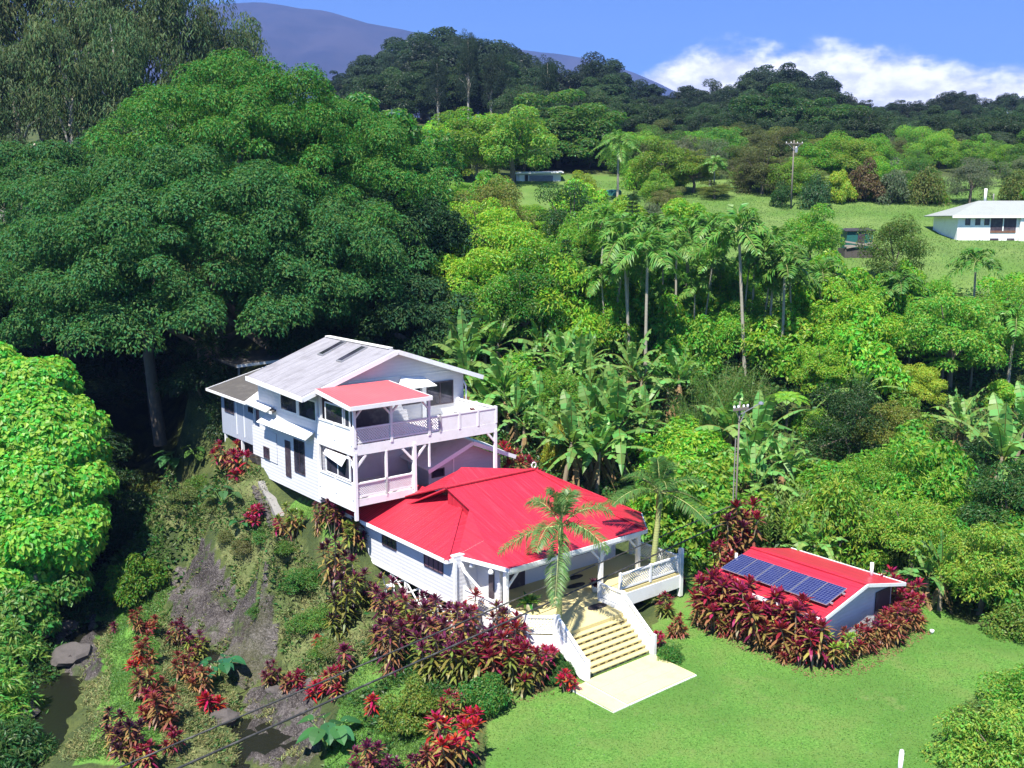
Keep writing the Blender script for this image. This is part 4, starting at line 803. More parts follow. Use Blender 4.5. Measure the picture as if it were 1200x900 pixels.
# ------------------------------------------------------------------ vegetation: shared meshes first
UP = np.array([0, 0, 1.])
def lobe_leaves(lb, c, r, n, l, w, mi=0, zlo=-.45, droop=.15, hang=0., outw=.35, inner=.12):
    """n leaves over an ellipsoid lobe (centre c, radii r), some inside it"""
    c = np.asarray(c, float); r = np.broadcast_to(np.asarray(r, float), (3,))
    d = rdir(int(n * 1.8)); d = d[d[:, 2] > zlo + rng.uniform(-.25, .25, len(d))][:n]; k = len(d)
    rad = np.where(rng.uniform(size=k) < inner, rng.uniform(.35, .8, k), rng.uniform(.82, 1.08, k))
    p = c + d * r * rad[:, None]
    nr = unit(unit(d / r) + UP * .45 + rng.normal(size=(k, 3)) * .38)
    t_ = np.cross(nr, rdir(k)); t_ = unit(unit(t_) + d * outw - UP * hang)
    lb.rhomb(p, t_, nr, l * rng.uniform(.6, 1.25, k), w * rng.uniform(.6, 1.25, k), mi, droop)
def env_lobes(n, R, H, z0, rl, flat=.7, zmin=-.15, seed=0, jit=.18):
    """lobe centres spread over a dome of radius R and height H standing on z0"""
    g = np.arange(n) + .5; ph = math.pi * (1 + 5 ** .5) * g; z = 1 - (1 - zmin) * g / n
    s_ = np.sqrt(np.maximum(1 - z * z, 0)); d = np.c_[s_ * np.cos(ph), s_ * np.sin(ph), z]; d = d + rng.normal(size=d.shape) * jit
    k = rng.uniform(.62, .92, n)
    C = np.c_[d[:, 0] * (R - rl * .6) * k / .85, d[:, 1] * (R - rl * .6) * k / .85, z0 + d[:, 2] * (H - rl * .6) * k / .85]
    return C, rl * rng.uniform(.7, 1.3, n)
def limbs(lb, C, base, fork, r0, mi=0, n=7):
    ps = np.array([[0, 0, -.4], [rng.normal() * .1, rng.normal() * .1, fork * .5], [rng.normal() * .15, rng.normal() * .15, fork]]); lb.tube(ps, [r0 * 1.25, r0, r0 * .8], 7, mi)
    for i in rng.choice(len(C), min(n, len(C)), replace=False):
        m_ = (ps[-1] + C[i]) / 2 + np.array([0, 0, -.15 * np.linalg.norm(C[i] - ps[-1])]) * rng.uniform(-.3, 1); lb.tube([ps[-1] * .98, m_, C[i]], [r0 * .55, r0 * .36, r0 * .12], 5, mi)
def broad_tree(R, H, fork, nl, rl, per, l, w, hang=.1, leaf='leaf', bark='bark', zmin=-.2, flat=.75, r0=.22):
    C, rr = env_lobes(nl, R, H, fork + H * .12, rl, zmin=zmin); lb = LB()
    for c, r in zip(C, rr): lobe_leaves(lb, c, (r, r, r * flat), int(per * (r / rl) ** 2), l, w, hang=hang)
    lt = LB(); limbs(lt, C, 0, fork, r0)
    return lb.mesh('crown', [leaf]), lt.mesh('trunk', [bark])
TREES = {}
TREES['round'] = [broad_tree(3.4, 3.8, 2.6, 46, .95, 340, .27, .125) for _ in range(3)]
TREES['fine'] = [broad_tree(3.2, 4.2, 2.4, 46, .95, 260, .22, .10) for _ in range(2)]
TREES['tall'] = [broad_tree(6.0, 8.0, 9, 60, 1.9, 300, .65, .34, hang=.15, leaf='leaf_dull', bark='palebark', zmin=-.5, flat=.6, r0=.33) for _ in range(3)]
TREES['gum'] = []
for _ in range(3):
    lb = LB(); lt = LB(); C = []
    for i in range(34):
        z = 11 + 17 * rng.uniform() ** .8; a = rng.uniform(0, 6.28); rr = rng.uniform(1, 6.2) * (1 - .55 * (z - 11) / 17); C.append((rr * math.cos(a), rr * math.sin(a), z))
    C = np.array(C)
    for c in C:
        r = rng.uniform(1.3, 2.4); lobe_leaves(lb, c, (r, r, r * 1.2), 330, .62, .15, hang=1.3, droop=.25, zlo=-.95)
    lt.tube([(0, 0, -1), (.3, .2, 9), (-.2, .1, 18), (.3, 0, 27)], [.6, .45, .3, .08], 8)
    for c in C[::2]: lt.tube([(.1, .1, max(c[2] - 5, 7)), (c + np.array([0, 0, c[2] - 2])) / 2, c], [.22, .14, .05], 5)
    TREES['gum'].append((lb.mesh('crown', ['leaf_dull']), lt.mesh('trunk', ['palebark'])))
TREES['dome'] = [broad_tree(8.5, 10, 3, 130, 1.7, 300, .62, .28, hang=.35, zmin=-.3, r0=.4)]
def shrub_mesh(R, H, nl, rl, per, l, w, hang=.0, leaf='leaf', outw=.35):
    C, rr = env_lobes(nl, R, H, .2, rl, zmin=0.0); lb = LB()
    for c, r in zip(C, rr): lobe_leaves(lb, c, (r, r, r * .75), int(per * (r / rl) ** 2), l, w, hang=hang, outw=outw)
    ls = LB()
    for i in range(6): a = rng.uniform(0, 6.28); ls.tube([(0, 0, -.3), (math.cos(a) * R * .25, math.sin(a) * R * .25, H * .35), (math.cos(a) * R * .5, math.sin(a) * R * .5, H * .65)], [.07, .05, .02], 5)
    return lb.mesh('foliage', [leaf]), ls.mesh('stem', ['bark'])
SHRUBS = {'big': [shrub_mesh(2.6, 2.6, 40, .75, 230, .31, .165) for _ in range(3)],
          'fine': [shrub_mesh(1.6, 1.8, 26, .55, 170, .20, .10) for _ in range(3)],
          'loose': [shrub_mesh(2.3, 3.0, 30, .75, 210, .30, .10, hang=.3, outw=.8) for _ in range(2)],
          'fern': [shrub_mesh(1.8, 1.6, 30, .5, 150, .42, .09, hang=.2, outw=1.0) for _ in range(2)]}
def palm_mesh(h, nf, fl, nleaf, ll, lw, r=.11, rise=(-.35, 1.25), curve=.55, shaft=True, green=False, plumose=.25):
    lb = LB(); lt = LB(); la = LB(); top_ = np.array([rng.normal() * .12, rng.normal() * .12, h])
    lt.tube([(0, 0, -.4), (top_[0] * .3, top_[1] * .3, h * .5), top_], [r * 1.35, r, r * .85], 9)
    la.tube([top_ - (0, 0, .05), top_ + (0, 0, .45), top_ + (0, 0, .95)], [r * 1.15, r * 1.05, r * .5], 8)
    for i in range(nf):
        a = i * 2.4 + rng.normal() * .15; e = rise[0] + (rise[1] - rise[0]) * ((i + .5) / nf) + rng.normal() * .08
        d = np.array([math.cos(a) * math.cos(e), math.sin(a) * math.cos(e), math.sin(e)]); ts = np.linspace(0, 1, 9); F_ = fl * rng.uniform(.85, 1.1)
        Pp = top_ + (0, 0, .7) + np.outer(ts * F_, d); Pp[:, 2] -= curve * F_ * ts ** 2.1 * (1.1 if e > .2 else .7)
        lb.tube(Pp, np.linspace(.035, .008, 9), 4, 1)
        tt = np.linspace(.14, .99, nleaf); Q = np.stack([np.interp(tt, ts, Pp[:, k]) for k in range(3)], 1); tn = unit(np.stack([np.interp(tt, ts, np.gradient(Pp[:, k])) for k in range(3)], 1))
        sd_ = unit(np.cross(tn, UP)); nn = np.cross(sd_, tn)
        for sg in (1, -1):
            dd = unit(sd_ * sg * .85 + tn * .55 + nn * rng.normal(.12, plumose, (nleaf, 1)))
            ln = ll * np.sin(np.pi * np.clip(tt * .86 + .12, 0, 1)) ** .6
            lb.rhomb(Q, dd, nn, ln * rng.uniform(.9, 1.1, nleaf), lw, 0, .22)
    return lb.mesh('fronds', ['blade', 'trunkgreen']), lt.mesh('trunk', ['trunkgreen' if green else 'palmtrunk']), la.mesh('crownshaft', ['crownshaft'])
PALMS = {'slim': [palm_mesh(7.2, 11, 3.0, 30, .95, .17, rise=(-.3, 1.3), curve=.55) for _ in range(2)], 'low': [palm_mesh(4.3, 12, 3.0, 30, .9, .17, rise=(-.3, 1.3), curve=.55)],
         'coco': [palm_mesh(8.5, 20, 4.2, 34, 1.0, .14, r=.17, rise=(-.6, 1.3))]}
def banana_mesh(h, n, ll, lw):
    lb = LB(); lt = LB(); ld = LB()
    for s_ in range(2):
        b = rng.normal(size=2) * .5 * s_; hh = h * (1 - .25 * s_); tp = np.array([b[0] + rng.normal() * .2, b[1] + rng.normal() * .2, hh])
        lt.tube([(b[0], b[1], -.3), ((b[0] + tp[0]) / 2, (b[1] + tp[1]) / 2, hh / 2), tp], [.17, .14, .09], 7)
        for i in range(n - 3 * s_):
            a = i * 2.4 + rng.normal() * .3; e = .55 + .95 * ((i + .5) / n) + rng.normal() * .08; d = (math.cos(a) * math.cos(e), math.sin(a) * math.cos(e), math.sin(e))
            q = tp - np.array([0, 0, .35 * (1 - i / n)]); lf = ll * rng.uniform(.8, 1.15)
            st_ = q + np.array(d) * .35; lb.tube([q, st_], [.05, .035], 4, 1)
            Pp = lb.blade(st_, d, (0, 0, 1), lf, lw * rng.uniform(.85, 1.15), .24 + .50 * (1 - i / n) * rng.uniform(.5, 1.4), 9, 0, jag=.75, peak=.3)
            lb.tube(Pp, np.linspace(.03, .008, len(Pp)), 3, 1)
        for i in range(9):
            a = rng.uniform(0, 6.28); ld.blade(tp - np.array([0, 0, rng.uniform(.2, 1.3)]), (math.cos(a) * .5, math.sin(a) * .5, -.6), (0, 0, 1), rng.uniform(.8, 1.7), .3, .5, 4, jag=.9)
    return lb.mesh('leaves', ['blade', 'green_ti']), lt.mesh('stem', ['cane']), ld.mesh('dead_leaves', ['dead'])
BAN = [banana_mesh(2.4, 10, 3.3, .70), banana_mesh(2.8, 10, 3.7, .74), banana_mesh(2.0, 11, 2.8, .56), banana_mesh(2.6, 10, 3.3, .58)]
def ti_mesh(nc, h, sp, ll=.5, lw=.12, nl=18, old=.25, low=.45, mats=('ti_leaf', 'old_ti')):
    lb = LB(); lt = LB()
    for i in range(nc):
        a = i * 2.4 + rng.uniform(0, .8); r_ = sp * math.sqrt((i + .3) / nc); hh = h * rng.uniform(.42, 1.12) * (1 - .25 * r_ / max(sp, .01)); b = np.array([math.cos(a) * r_ * .35, math.sin(a) * r_ * .35, -.1]); tp = np.array([math.cos(a) * r_, math.sin(a) * r_, hh])
        lt.tube([b, (b + tp) / 2 + np.array([0, 0, .1]), tp], [.03, .026, .02], 5)
        n_ = int(nl * 1.3 * rng.uniform(.8, 1.2)); kk = int(n_ * (1 + low * 1.4))
        for j in range(kk):
            t_ = j / n_; az = j * 2.4 + rng.normal() * .2
            e = (1.45 - 1.15 * t_ if t_ < 1 else .25 - .5 * (t_ - 1)) + rng.normal() * .12; down = (.10 * t_ if t_ < 1 else .12 + (t_ - 1) * hh * .75)
            q = tp + (b - tp) / np.linalg.norm(b - tp) * down
            d = (math.cos(az) * math.cos(e), math.sin(az) * math.cos(e), math.sin(e)); lf = ll * .86 * rng.uniform(.7, 1.12) * (.75 + .35 * min(t_ * 2, 1))
            lb.blade(q, d, (0, 0, 1), lf, lw * .78 * rng.uniform(.8, 1.15), .18 + .22 * t_, 3, 1 if (t_ > .75 and rng.uniform() < old * 2.4) or rng.uniform() < old * .2 else 0, peak=.5)
    return lb.mesh('leaves', list(mats)), lt.mesh('canes', ['cane'])
TI = {'tall': [ti_mesh(6, 2.3, .55, .48, .12, 20, .30, .8), ti_mesh(4, 2.6, .45, .48, .12, 20, .34, 1.0)], 'mid': [ti_mesh(7, 1.7, .7, .5, .13, 18, .28, .5), ti_mesh(5, 1.5, .5, .5, .13, 18, .22, .5), ti_mesh(9, 1.8, .8, .5, .13, 17, .3, .5)],
      'low': [ti_mesh(5, .95, .45, .46, .12, 18, .08, .2), ti_mesh(4, .8, .35, .45, .12, 17, .06, .2)], 'one': [ti_mesh(1, 1.1, .05, .46, .12, 24, .05, .4), ti_mesh(2, 1.0, .15, .45, .12, 22, .12, .4)]}
TIP = {'mid': [ti_mesh(7, 1.5, .65, .52, .13, 18, .5, .6, ('ti_leaf', 'pink_ti')), ti_mesh(6, 1.7, .6, .5, .13, 18, .6, .6, ('ti_leaf', 'pink_ti'))], 'tall': [ti_mesh(6, 2.4, .5, .5, .13, 18, .6, .9, ('ti_leaf', 'pink_ti'))]}
TIG = {'mid': [ti_mesh(6, 1.6, .6, .52, .13, 18, .55, .6, ('ti_leaf', 'green_ti')), ti_mesh(8, 1.7, .75, .5, .13, 18, .6, .7, ('ti_leaf', 'green_ti'))], 'tall': [ti_mesh(6, 2.4, .6, .5, .12, 20, .6, 1.1, ('ti_leaf', 'green_ti'))]}
def ginger_mesh(n, h, sp, ll=.42, lw=.12):
    lb = LB(); lt = LB()
    for i in range(n):
        a = rng.uniform(0, 6.28); r_ = sp * math.sqrt(rng.uniform()); b = np.array([math.cos(a) * r_ * .8, math.sin(a) * r_ * .8, -.1]); hh = h * rng.uniform(.7, 1.08) * (1 - .3 * (r_ / sp) ** 2); le = rng.uniform(.08, .4); tp = b + np.array([math.cos(a) * le * hh, math.sin(a) * le * hh, hh])
        lt.tube([b, (b + tp) / 2, tp], [.02, .017, .01], 4); pl_ = rng.uniform(0, 6.28)
        for j in range(16):
            t_ = .30 + .70 * j / 15; q = b + (tp - b) * t_; az = pl_ + (math.pi if j % 2 else 0) + rng.normal() * .25; e = .55 + .5 * t_ + rng.normal() * .12
            lb.blade(q, (math.cos(az) * math.cos(e), math.sin(az) * math.cos(e), math.sin(e)), (0, 0, 1), ll * rng.uniform(.8, 1.15), lw, .35, 3, peak=.5)
    return lb.mesh('leaves', ['blade']), lt.mesh('stems', ['crownshaft'])
GING = [ginger_mesh(95, 3.0, 1.5), ginger_mesh(70, 2.5, 1.2)]
def fern_mesh(h):
    lb = LB(); lt = LB(); lt.tube([(0, 0, -.5), (.05, .05, h * .5), (0, 0, h)], [.13, .1, .1], 7)
    for i in range(14):
        a = i * 2.4; e = .45 + rng.normal() * .12; ts = np.linspace(0, 1, 7); d = np.array([math.cos(a) * math.cos(e), math.sin(a) * math.cos(e), math.sin(e)]); Pp = np.array([0, 0, h]) + np.outer(ts * 2.0, d); Pp[:, 2] -= .75 * ts ** 2 * 1.5
        tt = np.linspace(.08, 1, 30); Q = np.stack([np.interp(tt, ts, Pp[:, k]) for k in range(3)], 1); tn = unit(np.stack([np.interp(tt, ts, np.gradient(Pp[:, k])) for k in range(3)], 1)); sd_ = unit(np.cross(tn, UP)); nn = np.cross(sd_, tn)
        for sg in (1, -1): lb.rhomb(Q, sd_ * sg + tn * .3, nn, .55 * np.sin(np.pi * (tt * .9 + .08)), .11, 0, .1)
    return lb.mesh('fronds', ['blade']), lt.mesh('trunk', ['bark'])
FERN = [fern_mesh(2.6)]
def taro_mesh(n=9, h=1.0, ll=.75):
    lb = LB(); ls = LB()
    for i in range(n):
        a = i * 2.4; r_ = .2 + .55 * math.sqrt(i / n); hh = h * rng.uniform(.7, 1.1); tp = np.array([math.cos(a) * r_, math.sin(a) * r_, hh]); ls.tube([(0, 0, -.1), tp * (.5, .5, .7), tp], [.03, .025, .018], 5)
        lb.blade(tp - np.array([math.cos(a), math.sin(a), 0]) * .2, (math.cos(a), math.sin(a), -.15), (0, 0, 1), ll * rng.uniform(.8, 1.15), ll * .75, .3, 5, fold=.25, peak=.32)
    return lb.mesh('leaves', ['blade']), ls.mesh('stems', ['crownshaft'])
TARO = [taro_mesh(), taro_mesh(7, .8, .6)]
def bamboo_mesh():
    lb = LB(); ls = LB()
    for i in range(46):
        a = rng.uniform(0, 6.28); r_ = 1.2 * math.sqrt(rng.uniform()); h = rng.uniform(4, 6.5); lean = rng.uniform(.1, .5); ts = np.linspace(0, 1, 7); d = np.array([math.cos(a), math.sin(a), 0]); Pp = np.array([math.cos(a) * r_ * .5, math.sin(a) * r_ * .5, 0]) + np.outer(ts ** 2 * lean * h, d) + np.outer(ts * h * (1 - .15 * ts), UP)
        ls.tube(Pp, np.linspace(.025, .006, 7), 4); n_ = 120; tt = rng.uniform(.2, 1, n_); Q = np.stack([np.interp(tt, ts, Pp[:, k]) for k in range(3)], 1) + rng.normal(size=(n_, 3)) * .22
        lb.rhomb(Q, unit(rdir(n_) + d * .5 - UP * .5), unit(rdir(n_) + UP), rng.uniform(.15, .3, n_), .035, 0, .2)
    return lb.mesh('foliage', ['leaf']), ls.mesh('canes', ['crownshaft'])
BAMB = [bamboo_mesh()]
PARTN = {'tree': ('crown', 'trunk'), 'shrub': ('foliage', 'stem'), 'palm': ('fronds', 'trunk', 'crownshaft'), 'banana': ('leaves', 'stem', 'dead_leaves'), 'ti': ('leaves', 'canes'), 'ginger': ('leaves', 'stems'), 'fern': ('fronds', 'trunk'), 'taro': ('leaves', 'stems'), 'bamboo': ('foliage', 'canes')}
def plant(name, kind, meshes, loc, sc, color, label, cat, group=None, rz=None):
    rt = empty(name, loc, rng.uniform(0, 6.28) if rz is None else rz); rt.scale = (sc, sc, sc) if np.isscalar(sc) else sc; tag(rt, label, cat, group)
    for pn, me in zip(PARTN[kind], meshes): mobj(pn, me, rt, tuple(np.clip(np.array(color) * rng.uniform(.9, 1.1, 3) ** .7, 0, 1)))
    return rt
def ch(a): return a[rng.integers(len(a))]
# colours of the living plants
BR = (.225, .42, .040); MID = (.155, .325, .040); DK = (.040, .105, .024); YG = (.29, .38, .04); OL = (.15, .195, .045); GREY = (.12, .15, .085); BAN_C = (.145, .30, .07); PALM_C = (.12, .255, .045)

# ------------------------------------------------------------------ giant tree left (sunlit top and shaded crown painted as two trees), smaller neighbour
def big_tree(name, cx, cy, zc, R, Hup, Hdn, nl, rl, per, l, w, col, label, seed, lean=0):
    rt = empty(name, (cx, cy, gz(cx, cy))); tag(rt, label, 'tree'); zb = gz(cx, cy); lb = LB(); C = []
    nb = max(nl // 9, 8); g = np.arange(nb) + .5; ph = math.pi * (1 + 5 ** .5) * g; z = 1 - 1.58 * g / nb; rb = R * 2.0 / math.sqrt(nb)
    for a, zz in zip(ph, z):
        s_ = math.sqrt(max(1 - zz * zz, 0)); k = rng.uniform(.78, .98); q = rb * rng.uniform(.75, 1.3); bc = np.array([(R - q * .4) * s_ * k * math.cos(a) + rng.normal() * .6, (R - q * .4) * s_ * k * math.sin(a) + rng.normal() * .6, zc - zb + ((Hup if zz > 0 else Hdn) - q * .3) * zz * k])
        for _ in range(9): d = rdir(1)[0]; d[2] = abs(d[2]) * 1.1 - .2; C.append(bc + d * q * (.85, .85, .55))
    C = np.array(C)
    for c in C:
        if cy + c[1] > cy + R * .55: per_ = int(per * .4)
        else: per_ = per
        r = rl * rng.uniform(.7, 1.35); lobe_leaves(lb, c, (r * 1.1, r * 1.1, r * .85), int(per_ * (r / rl) ** 2), l, w, zlo=-.35, hang=.40, droop=.25, outw=.55, inner=.08)
    o = mobj('crown', lb.mesh('crown', ['leaf_dull']), rt, col); lt = LB()
    for i in range(9):
        a = i * 2.4; r_ = R * .45 * math.sqrt(i / 9); tp = C[rng.integers(len(C))] * (.55, .55, .8); lt.tube([(math.cos(a) * r_, math.sin(a) * r_, -2.5), (math.cos(a) * r_ * 1.1, math.sin(a) * r_ * 1.1, (zc - zb) * .5), tp], [.55, .4, .2], 7)
    mobj('trunk', lt.mesh('trunk', ['bark']), rt); return rt
big_tree('banyan_tree', -25.5, 83, 14.5, 17.5, 11.5, 7.5, 800, 1.2, 420, .28, .14, (.044, .138, .031), 'giant spreading tree over the white house, crown shade painted into its dark leaves', 1)  # dark leaf colour carries the shade of the lower crown
big_tree('sunlit_top_tree', -22.5, 89.5, 19.0, 15.5, 15.3, 6, 640, 1.1, 340, .28, .13, (.074, .212, .033), 'added domed tree whose bright leaf colour paints the sunlit top of the giant tree', 4)  # added tree, bright leaves stand in for the giant tree's sunlit top
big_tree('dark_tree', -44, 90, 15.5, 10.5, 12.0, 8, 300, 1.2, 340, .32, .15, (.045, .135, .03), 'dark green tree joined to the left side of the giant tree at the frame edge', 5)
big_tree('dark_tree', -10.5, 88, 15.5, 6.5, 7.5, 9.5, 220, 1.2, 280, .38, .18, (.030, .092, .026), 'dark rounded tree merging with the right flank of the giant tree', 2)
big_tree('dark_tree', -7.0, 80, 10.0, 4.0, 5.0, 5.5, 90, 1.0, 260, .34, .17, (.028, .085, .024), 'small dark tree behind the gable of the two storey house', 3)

for (x, y, v_, lab) in [(-24, 103, 118, 'green domed tree filling the crown gap behind the bright topped tree'), (-14, 104, 138, 'green domed tree right behind the bright topped tree')]:
    g_ = gz(x, y); plant('spreading_tree', 'tree', TREES['dome'][0], (x, y, g_), (.95, .95, (CAMH + (258 - v_) / 1146 * y - g_) / 15), (.066, .185, .032), lab, 'tree')

# ------------------------------------------------------------------ vine-covered trees at the left edge and nearer shrubs
def vine_mass(cx, cy, lobes, col, label, l=.50, w=.40, per=230):
    zb = gz(cx, cy); rt = empty('vine_covered_tree', (cx, cy, zb)); tag(rt, label, 'tree'); lb = LB()
    for (x, y, z, r) in lobes:
        for k in range(11): d = rdir(1)[0]; d[2] = abs(d[2]) * .9; rr = r * rng.uniform(.38, .6); lobe_leaves(lb, np.array([x - cx, y - cy, z - zb]) + d * r * .62, (rr, rr, rr * .9), int(per * rr * rr / .8), l, w, hang=.5, droop=.2, zlo=-.7)
    mobj('crown', lb.mesh('crown', ['leaf']), rt, col); lt = LB(); lt.tube([(0, 0, -1), (.3, .1, 2), (0, 0, 4)], [.35, .28, .1], 7); mobj('trunk', lt.mesh('trunk', ['bark']), rt)
def pz(u, v, Y): r = ray(u, v); return r * (Y / r[1]) + np.array([0, 0, CAMH])
def vl(lst): return [(*pz(u, v, Y), r) for u, v, Y, r in lst]
vine_mass(-29, 60, vl([(20, 470, 60, 2.6), (55, 455, 61, 2.0), (40, 500, 58.5, 2.4), (85, 500, 60, 2.0), (35, 580, 55.5, 2.6), (100, 570, 57, 1.6), (45, 640, 53.5, 2.3), (0, 590, 56, 2.6), (5, 510, 58, 2.6), (60, 560, 56.5, 2.3), (-5, 680, 53, 2.6), (88, 615, 55.5, 1.7), (0, 440, 62, 2.6), (60, 520, 58, 2.6), (15, 545, 57, 2.8), (90, 545, 58.5, 1.9), (70, 600, 56, 2.6), (15, 620, 55, 2.8), (80, 645, 54.5, 1.9), (30, 680, 53.5, 2.2), (-30, 560, 57, 3.2), (-40, 650, 54, 3), (95, 600, 57, 1.6), (-10, 470, 61, 2.6)]), (.165, .39, .045), 'bright green vine-smothered tree at the left edge under the giant tree', .34, .28, 520)
vine_mass(-27, 52, vl([(20, 720, 51, 1.9), (75, 690, 53, 1.5), (-20, 740, 50, 2.2), (45, 735, 51, 1.1)]), (.095, .23, .04), 'darker green creeper mound on the bank left of the river', .3, .2, 300)
def at_px(u, v): return hit(u, v)
def sp_px(u, v, kind, mesh, sc, col, name, label, cat, group=None, dz=0, pk=None):
    h_ = hit(u, v); h_[2] = max(h_[2], RIVZ) + dz; return plant(name, pk or kind, mesh, h_, sc, col, label, cat, group)
sp_px(158, 700, 'shrub', SHRUBS['big'][0], (.62, .62, .80), (.125, .235, .028), 'round_shrub', 'round yellow-green broad-leaved shrub on the grassy river mound', 'shrub')
sp_px(-15, 850, 'shrub', SHRUBS['fern'][0], 1.15, (.14, .29, .05), 'feathery_shrub', 'feathery light green shrub overhanging the river at the lower left', 'shrub')
sp_px(-12, 780, 'shrub', SHRUBS['fern'][1], 1.15, (.14, .28, .055), 'feathery_shrub', 'pale feathery shrub at the left edge below the creeper mound', 'shrub')
sp_px(10, 905, 'shrub', SHRUBS['fern'][1], .9, (.055, .14, .035), 'feathery_shrub', 'dark feathery shrub in the lower left corner beside the water', 'shrub')
sp_px(170, 590, 'shrub', SHRUBS['fine'][0], (.95, .95, 1.2), OL, 'shrub', 'dull olive shrub at the top of the rock slab by the dark gully', 'shrub')
sp_px(205, 560, 'taro', TARO[0], 1.5, (.05, .16, .05), 'broad_leaved_plant', 'upright green plant with big leaves in front of the dark gully', 'plant'); sp_px(232, 545, 'taro', TARO[1], 1.5, (.06, .16, .03), 'broad_leaved_plant', 'slender leafy plant between the dark gully and the red ti bush', 'plant')
sp_px(262, 592, 'taro', TARO[1], 1.3, (.05, .15, .05), 'broad_leaved_plant', 'green leafy plant just below the magenta ti bush', 'plant'); sp_px(282, 625, 'taro', TARO[1], .8, (.04, .15, .06), 'broad_leaved_plant', 'small bluish green plant on the dry bank beside the footpath', 'plant')
sp_px(258, 800, 'taro', TARO[0], 1.15, (.03, .12, .06), 'taro_plant', 'bluish green taro beside the small pool at the foot of the rock', 'plant'); sp_px(385, 880, 'taro', TARO[0], 1.3, (.05, .17, .06), 'taro_plant', 'large bluish green taro at the bottom edge by the lower pool', 'plant')
SHRUBS['twig'] = [shrub_mesh(2.7, 3.0, 44, .72, 260, .19, .085, hang=.15), shrub_mesh(1.6, 1.9, 24, .55, 170, .18, .08)]
sp_px(1176, 905, 'shrub', SHRUBS['twig'][0], .84, (.19, .34, .05), 'leafy_bush', 'light green bush with twiggy stems in the lower right corner', 'shrub'); sp_px(1150, 880, 'shrub', SHRUBS['loose'][1], .55, (.12, .20, .04), 'leafy_bush', 'paler open bush on the left side of the corner bush', 'shrub'); sp_px(1200, 835, 'shrub', SHRUBS['twig'][1], 1.0, (.15, .29, .04), 'leafy_bush', 'green bush at the right edge above the corner bush', 'shrub')
sp_px(1190, 745, 'shrub', SHRUBS['fine'][2], .85, (.13, .22, .035), 'leafy_bush', 'small yellow-green bush where the lawn meets the right edge', 'shrub')
h_ = below(665, 500, 3.4, 45, 75); plant('variegated_bush', 'shrub', SHRUBS['fern'][0], h_, (.85, .85, 2.0), (.26, .30, .035), 'yellow-green bushy shrub behind the red roof of the veranda house', 'shrub')
sp_px(490, 850, 'shrub', SHRUBS['big'][1], (.45, .45, .55), (.15, .23, .035), 'leafy_bush', 'yellow-green broad-leaved bush below the dark purple ti plants', 'shrub'); sp_px(565, 835, 'shrub', SHRUBS['big'][2], (.40, .40, .5), (.07, .19, .03), 'leafy_bush', 'green broad-leaved bush in the shade at the lawn corner', 'shrub')
sp_px(465, 745, 'shrub', SHRUBS['fine'][2], (.8, .8, .55), (.15, .17, .06), 'grassy_clump', 'dry grassy clump on the garden slope below the raised house', 'plant'); sp_px(655, 800, 'shrub', SHRUBS['big'][0], (.25, .25, .35), (.055, .15, .03), 'leafy_bush', 'small dark green bush beside the bright red ti at the steps', 'shrub')
sp_px(785, 775, 'shrub', SHRUBS['fine'][1], .38, (.07, .17, .03), 'leafy_bush', 'small round green bush at the foot of the right stair guard', 'shrub'); sp_px(757, 705, 'shrub', SHRUBS['big'][1], (.22, .22, .3), (.15, .26, .04), 'leafy_bush', 'light green leafy plant at the base of the palm right of the steps', 'shrub')
sp_px(682, 752, 'ti', TIG['mid'][0], .45, (.16, .15, .05), 'croton', 'small yellowish croton at the left edge of the steps', 'plant', pk='ti')
for i, (u, v, s_) in enumerate([(235, 575, .5), (285, 650, .35), (340, 690, .4), (355, 740, .4), (215, 590, .5), (300, 720, .25), (380, 770, .35), (265, 640, .3), (365, 690, .45), (330, 660, .3), (250, 600, .4), (310, 640, .35), (375, 735, .4), (395, 770, .35)]):
    sp_px(u, v, 'shrub', ch(SHRUBS['fine'] + SHRUBS['fern']), (s_ * 1.2, s_ * 1.2, s_), [(.11, .22, .04), (.16, .19, .06), (.08, .19, .035)][i % 3], 'bank_shrub', 'low scrubby plant, one of several on the dry bank left of the houses', 'shrub', 'scrub on the dry bank')
# the two palms flanking the steps
np_a = palm_mesh(4.8, 12, 3.4, 84, .78, .05, r=.13, rise=(-.45, 1.5), curve=.50, green=True, plumose=.25); np_b = palm_mesh(4.7, 12, 3.0, 84, .7, .05, r=.14, rise=(-.15, 1.5), curve=.48, green=True, plumose=.18)
h_ = at(655, 762, 0); plant('feather_palm', 'palm', np_a, (h_[0], h_[1], -.05), (.95, .95, 1.12), (.13, .22, .065), 'tall feather palm with drooping fronds left of the front steps', 'palm tree', rz=2.2)
h_ = at(763, 706, 0); plant('feather_palm', 'palm', np_b, (h_[0], h_[1], 0), 1.12, (.065, .16, .035), 'feather palm with a yellow-green trunk right of the front steps', 'palm tree', rz=.6)

